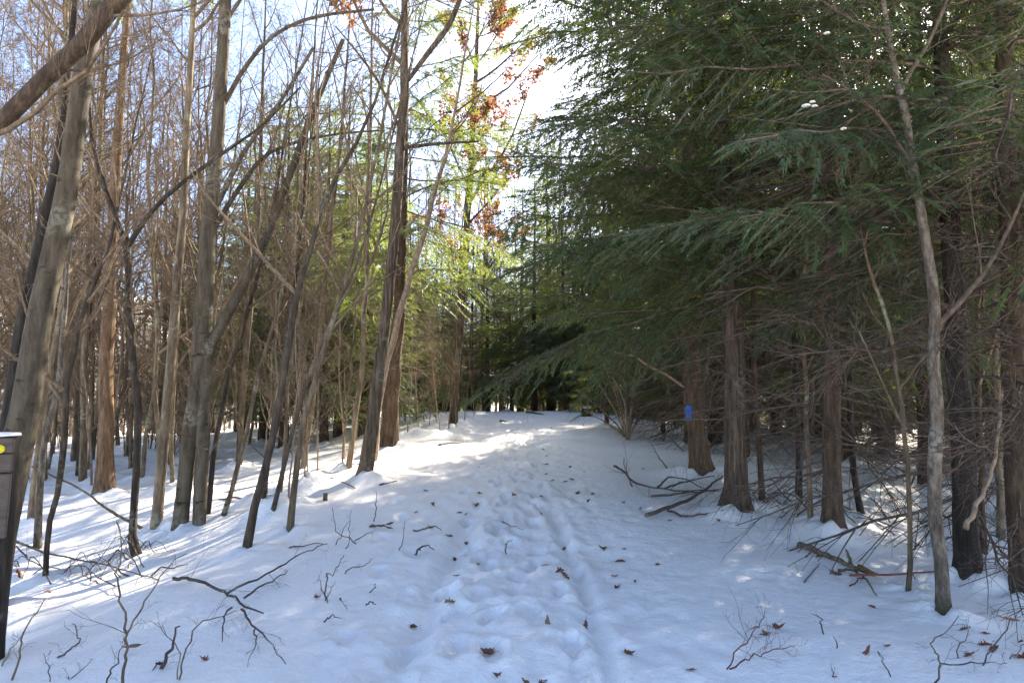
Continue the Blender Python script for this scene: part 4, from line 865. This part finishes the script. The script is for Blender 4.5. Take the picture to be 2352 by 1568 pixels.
lg = twiggy('fallen_log', 'broken fallen log with raw orange end lying in the snow', 'log', [polyP([(215, 790), (330, 828), (430, 868), (520, 902), (640, 962)], z7, 17, 'line', .05), polyP([(525, 905), (505, 850), (482, 800)], z7, 10, 'stand'), polyP([(540, 945), (600, 1010), (662, 1088)], z7, 7, 'lie', .03), polyP([(440, 935), (560, 945), (620, 955)], z7, 7, 'lie', .02)], 'oldlog', 229, per=3, tl=.2, lev=1, kk=9)
p0 = gp(*z7(560, 925)); p1 = gp(*z7(644, 965)); g = Geo(); q = resample(np.array([[*(p0 + [0, 0,   .04]), .023], [*(p1 + [0, 0, .03]), .022], [*(p1 + [.03, -.01, .03]), .012]]), 6); bb = np.array(lg.location)
tubes(g, q[:, :3] - bb, q[:, 3], 9, cap=True, rough=.12, rng=rg); g.build('broken_end', M['logend'], lg.children[0])
twiggy('fallen_branch', 'long thin branch lying level behind the slim mottled tree', 'branch', [polyP([(505, 990), (640, 1000), (830, 995), (1010, 985), (1240, 910), (1440, 880)], z7, 6, 'lie', .06), polyP([(505, 1035), (560, 1000), (590, 985)], z7, 4, 'lie', .03)], 'red', 230, per=5, tl=.2)
twiggy('leaning_limb', 'pale broken limb hanging slantwise in front of the blackish conifer', 'branch', [polyP([(1170, 680), (1210, 600), (1250, 500), (1310, 380), (1345, 200), (1365, 40), (1378, -120)], z7, 13, 'stand', Y=5.0)], 'pale', 231, per=2, tl=.08)
twiggy('fir_twig', 'red-brown feathery fallen twig flat on the shaded snow', 'branch', [polyP([(1595, 1502), (1680, 1390), (1760, 1290), (1830, 1190), (1870, 1110), (1900, 1060)], z6, 3.5, 'lie', .03), polyP([(1618, 1503), (1720, 1470), (1850, 1420), (2040, 1360), (2149, 1310)], z6, 4, 'lie', .03)], 'red', 232, per=13, tl=.35)
twiggy('shrub', 'dark forked bare shrub at the foot of the slim mottled tree', 'shrub', [polyP([(975, 1580), (1025, 1490), (1000, 1400), (975, 1330), (1060, 1270), (1130, 1180)], z7, 5), polyP([(1030, 1505), (1200, 1532), (1330, 1525), (1410, 1508)], z7, 4, 'lie', .05), polyP([(1130, 1420), (1120, 1380), (1185, 1260), (1175, 1200)], z7, 3.5)], 'stick', 233, per=6, tl=.3)
twiggy('shrub', 'bare shrub holding a large rust-brown oak leaf', 'shrub', [polyP([(1255, 1475), (1300, 1400), (1390, 1270), (1440, 1200), (1500, 1130)], z7, 4), polyP([(1410, 1440), (1480, 1380), (1530, 1320)], z7, 3.5)], 'stick', 234, per=5, tl=.3)
# pale sunlit dead shrub by the hemlocks
polys = [polyP([(1305, 670), (1300, 560), (1280, 420), (1200, 270), (1130, 150)], zc, 9)]
for dx, dy in ((-300, -300), (-230, -420), (-120, -500), (-20, -560), (60, -480), (140, -400), (190, -280), (-260, -180), (110, -560), (-180, -560)):
    polys.append(polyP([(1303 + dx * .02, 655), (1303 + dx * .35, 670 + dy * .45), (1303 + dx, 670 + dy)], zc, 5))
twiggy('dead_shrub', 'pale many-stemmed leafless shrub catching sun beside the dark hemlocks', 'shrub', polys, 'pale', 240, per=7, tl=.4)
twiggy('dead_limb', 'pale curved dead bough reaching over the many-stemmed shrub', 'branch', [polyP([(420, 600), (300, 520), (200, 470), (120, 415), (20, 395), (-60, 360)], zr, 7, 'stand', Y=10.6)], 'pale', 241, per=9, tl=.3)

# ------------------------------------------------------------------ stumps, post
def lump_cylinder(g, P, R, k, rng, rough=.06): tubes(g, P, R, k, cap=True, rough=rough, rng=rng)
def stump(name, label, u, v, hpx, wpx, mat, snow=False, seed=1):
    rng = np.random.default_rng(seed); b = gp(u, v); Y = b[1]; h = hpx * Y / FPX; r = wpx / 2 * Y / FPX
    e = empty(name, b, label, 'stump'); g = Geo(); z = np.array([-.1, 0, .25 * h, .6 * h, h])
    tubes(g, np.stack([z * .05, z * 0, z], 1), np.array([1.4, 1.25, 1.05, 1, .97]) * r, 12, cap=True, rough=.06, rng=rng); g.build('stump_bole', M[mat], e)
    if snow:
        g = Geo(); z = np.array([h - .005, h + .02, h + .06, h + .08]); tubes(g, np.stack([z * .05, z * 0, z], 1), np.array([1.02, 1.08, .9, .4]) * r, 12, cap=True, rough=.06, rng=rng); g.build('snow_cap', M['snow'], e)
stump('stump', 'small cut grey stump poking out of the snow among saplings', *z4(720, 1282), 18, 10, 'tan', False, 3)
stump('stump', 'squat black stump capped with snow past the crest of the trail', *zc(1058, 528), 18, 22, 'black', True, 4)

rg = np.random.default_rng(66); Yp = 4.55
pb = at(-46, 1405, Yp); pb[2] = float(terrain(pb[0], pb[1])); ptp = at(-6, 1000, Yp)
e = empty('wooden_post', pb, 'brown painted log post with snow on top and a yellow round marker', 'post')
d = ptp - pb; s = np.array([-.15, 0, .1, .25, .45, .65, .85, 1.])
r0 = 49 * Yp / FPX
g = Geo(); tubes(g, d[None] * s[:, None], r0 * np.array([1.06, 1.03, .99, .98, .97, .97, .97, .96]), 26, cap=True, rough=.035, rng=rg); g.build('bark_log', M['dark'], e)
def board(name, c, ax, half, mat, parent, bev=.006):
    import bmesh
    bm = bmesh.new(); bmesh.ops.create_cube(bm, size=1)
    for v in bm.verts: v.co.x *= half[0] * 2; v.co.y *= half[1] * 2; v.co.z *= half[2] * 2
    bmesh.ops.bevel(bm, geom=bm.edges[:], offset=bev, segments=2, affect='EDGES')
    me = bpy.data.meshes.new(name); bm.to_mesh(me); bm.free(); me.materials.append(mat)
    o = link(name, me, parent); o.location = tuple(c); o.rotation_euler = ax; return o
tilt = math.atan2(d[0], d[2]); yaw = math.atan2(pb[0], pb[1])
Ht = np.linalg.norm(d); pyaw = -yaw * .0 + math.atan2(-pb[0], pb[1]) - math.radians(9); nrm = np.array([math.sin(pyaw), -math.cos(pyaw), 0]); sidev = np.array([math.cos(pyaw), math.sin(pyaw), 0])
for i, (za, zb) in enumerate(((.995, .93), (.926, .845), (.841, .56))):       # three painted boards on the camera-side face
    zm = (za + zb) / 2; c = d * zm + nrm * (r0 * .93 + .004)
    last_board = board('painted_board', c, (0, tilt, pyaw), (r0 * .80, .02 + .002 * i, (za - zb) / 2 * Ht - .002), M['paint_brown'], e)
g = Geo(); th = np.linspace(0, 2 * PI, 21)[:-1]; rr = 9.5 * Yp / FPX; dirp = ray(-1, 1031); planep = pb + d * .9 + nrm * (r0 * .93 + .034)
tt = np.dot(planep - np.array([0, 0, CAM_Z]), nrm) / np.dot(dirp, nrm); cc = np.array([0, 0, CAM_Z]) + dirp * tt - pb
V = [list(cc + sidev * rr * math.cos(t) + np.array([0, 0, rr * math.sin(t)]) + nrm * yy) for yy in (-.008, 0) for t in th] + [list(cc + nrm * .001)]
g.add(V, [(i, (i + 1) % 20, 20 + (i + 1) % 20, 20 + i) for i in range(20)], [(20 + i, 20 + (i + 1) % 20, 40) for i in range(20)]); g.build('yellow_marker', M['yellow'], e, False)
g = Geo(); zz = np.array([0, .010, .017, .02]); tubes(g, d[None] + np.stack([zz * 0, zz * 0 - .01, zz], 1), r0 * np.array([.95, .96, .78, .3]), 22, cap=True, rough=.09, rng=rg); g.build('snow_cap', M['snow'], e)
# scraps of snow on the slanting trunk
for ob in [o for o in bpy.data.objects if o.name.startswith('slanting_tree')]:
    b = np.array(ob.location)
    for (u, v, r) in ((238, 36, .045), (252, 22, .035), (225, 50, .03), (143, 138, .03)):
        g = Geo(); c = at(u, v, b[1]) - b; V, Q, T = blob(rg, c, r); V = np.array(V); ax = norm(np.array([1, 0, 1.])); V = V + ((V - c) @ ax)[:, None] * ax * 1.2; g.add(V, Q, T); g.build('snow_scrap', M['snow'], ob)

# ------------------------------------------------------------------ ground last, when every foot is known
build_ground()

# ------------------------------------------------------------------ fallen leaves
def leaf_mesh(seed, kind):
    rg = np.random.default_rng(seed)
    if kind == 'oak':
        prof = [(0, .05), (.12, .09), (.22, .28), (.30, .12), (.42, .36), (.52, .14), (.64, .40), (.74, .18), (.86, .22), (1., .03)]
    elif kind == 'maple':
        prof = [(0, .04), (.08, .30), (.16, .22), (.24, .55), (.36, .30), (.50, .58), (.58, .26), (.72, .30), (.80, .14), (1., .02)]
    else:
        prof = [(0, .02), (.15, .16), (.3, .24), (.5, .27), (.7, .2), (.85, .1), (1, .01)]
    fold = rg.uniform(.2, 1.1); curl = rg.uniform(-.3, .8); V = []; n = len(prof)
    for (t, wd) in prof:
        z = curl * (t - .4) ** 2; jl, jr = rg.uniform(.45, 1.25), rg.uniform(.45, 1.25); t = t + rg.normal(0, .02)
        for sgn in (-1, -.5, 0, .5, 1):
            yy = sgn * wd * (jl if sgn < 0 else jr) + .06 * math.sin(t * 3 + seed); V.append([t - .5, yy * math.cos(fold * abs(sgn)), z + abs(yy) * math.sin(fold * abs(sgn)) + rg.normal(0, .012)])
    Q = [(i * 5 + j, i * 5 + j + 1, i * 5 + 5 + j + 1, i * 5 + 5 + j) for i in range(n - 1) for j in range(4)]
    g = Geo(); g.add(V, Q)
    st = np.array([[-.5, 0, curl * .16], [-.65, .02, curl * .2 + .02], [-.8, .07, curl * .2 + .05]]); tubes(g, st, np.full(3, .012), 4)
    return g
LEAF = {(k, m): [leaf_mesh(i * 7 + j, k).mesh('leaf', M[m], False) for i in range(8)] for j, k in enumerate(('oak', 'maple', 'beech')) for m in ('litter', 'litter_pale')}
rl = np.random.default_rng(404)
lv = []
def LV(f, pts, s=1., lab=None, kind=None, mat='litter'):
    for p in pts: lv.append((*f(*p), s, lab, kind, mat))
LV(z5, [(1330, 900)], 1.5, 'large grey-brown leaf lying upright in the left rut', 'maple', 'litter_pale')
LV(z5, [(1380, 465)], 1.8, 'largest dark torn leaf clump at the edge of the trodden snow', 'oak')
LV(z5, [(1650, 1230)], 1.35, 'star-shaped maple leaf spread open on the trail', 'maple')
LV(z5, [(1577, 590)], 1.2, 'amber oak leaf standing on edge in a footprint', 'oak', 'litter_pale')
LV(z5, [(1395, 650)], 1.1, 'oval pale brown leaf between footprints', 'beech', 'litter_pale')
LV(z6, [(265, 675)], 1.6, 'long-lobed oak leaf standing up beside the rut', 'oak')
LV(z6, [(118, 1060)], 1.5, 'rolled brown leaf on the trail between two ruts', 'beech')
LV(z6, [(435, 1070)], 1.6, 'curled brown leaf lying in the narrow rut', 'oak')
LV(z6, [(685, 772)], 1.5, 'flat dark spiky leaf on smooth shaded snow', 'oak')
LV(z6, [(790, 1290)], 1.2, 'folded reddish leaf on smooth snow beyond the rut', 'maple')
LV(z6, [(1305, 1480)], 1.2, 'crumpled tan leaf near the red-brown feathery twig', 'maple', 'litter_pale')
LV(z6, [(1905, 1178)], 1., 'small tan leaf caught in the red-brown feathery twig', 'maple', 'litter_pale')
LV(z7, [(1420, 1215)], 1.2, 'large rust oak leaf hanging on the bare shrub', 'oak')
LV(z7, [(1195, 1420)], 1.5, 'long rust oak leaf under the bare shrub', 'oak')
LV(z7, [(420, 945)], 1.7, 'upright red-brown leaf against the fallen broken log', 'oak')
LV(z7, [(725, 1372)], 1.3, 'flat narrow leaf on the snow before the slim mottled tree', 'beech')
LV(z3, [(755, 1405)], 1.4, 'curled pale leaf caught on the forked shrub', 'beech', 'litter_pale')
LV(z3, [(1165, 1445)], 1.2, 'red-brown maple leaf by the dark broken stick', 'maple')
LV(z3, [(800, 720), (775, 740), (825, 715)], 1.6, 'rust leaf of the bunch at the foot of the slim tree', 'oak')
LV(z3, [(120, 985)], 2.0, 'long brown leaf under the heap of twigs', 'beech')
LV(z3, [(275, 1055)], 1.2, 'small brown leaf on snow beside the heap of twigs', 'beech')
LV(z5, [(1180, 268), (1470, 352), (1330, 325), (1555, 60), (1860, 22), (1060, 150), (1470, 140), (1415, 138), (1197, 82)], 1.15, 'small dead leaf lying on the sunlit middle of the trail')
LV(z5, [(1043, 992), (1715, 1440), (1365, 1520), (1955, 1535), (2105, 1495), (250, 868), (845, 260), (2090, 155), (2120, 592)], 1.15, 'small dead brown leaf on the shaded near end of the trail')
LV(z6, [(370, 8), (490, 25), (460, 72), (885, 140), (750, 92), (1127, 237), (1520, 262), (260, 412), (580, 450), (752, 465), (718, 548), (1030, 605), (675, 668), (845, 725), (225, 645), (2000, 1112)], 1.15, 'small dead leaf on smooth snow on the conifer side of the trail')
LV(zc, [(95, 973), (1395, 850), (1045, 858), (960, 828), (930, 912), (965, 903), (820, 873), (855, 905), (625, 998), (790, 1005), (400, 1022), (420, 970), (635, 743), (820, 758), (705, 757), (770, 815), (610, 765), (820, 800), (575, 708), (415, 822), (605, 648), (800, 718), (660, 625), (730, 640), (850, 600), (790, 610)], 1.05, 'small dead leaf far up the trail toward its crest')
LV(z7, [(630, 1128), (15, 1297), (1170, 1275), (1285, 1290), (1330, 1390), (325, 850), (605, 1400), (1280, 1365), (85, 1248), (1485, 1335), (1490, 1420)], 1.2, 'small dead leaf on shaded snow among the conifer feet')
for (u, v, s, lab, kind, mat) in lv:
    kind = kind or str(rl.choice(['oak', 'oak', 'maple', 'beech'])); p = gp(u, v)
    if 'hanging' in lab: p = at(u, v, 3.7); zz = p[2]
    else: zz = float(full_h(p[0], p[1])[0])
    if 'caught on' in lab: zz += .03
    L = .076 * s * rl.uniform(.65, 1.2) * (1.0 if p[1] < 9 else .95)
    o = link('dead_leaf', LEAF[(kind, mat if rl.uniform() > .12 else 'litter_pale')][rl.integers(0, 8)])
    o.location = (p[0], p[1], zz + .04 * L + .002); o.scale = (L, L, L)
    tl = .28 if s < 1.4 else .5
    o.rotation_euler = (rl.normal(0, tl), rl.normal(0, tl), rl.uniform(0, 6.28))
    single = sum(1 for q in lv if q[3] == lab) == 1
    tag(o, lab, 'leaf', None if single else lab.replace(' leaf ', ' leaves '))
print('objects', len(bpy.data.objects), 'tris', sum(len(m.polygons) * 2 for m in bpy.data.meshes))
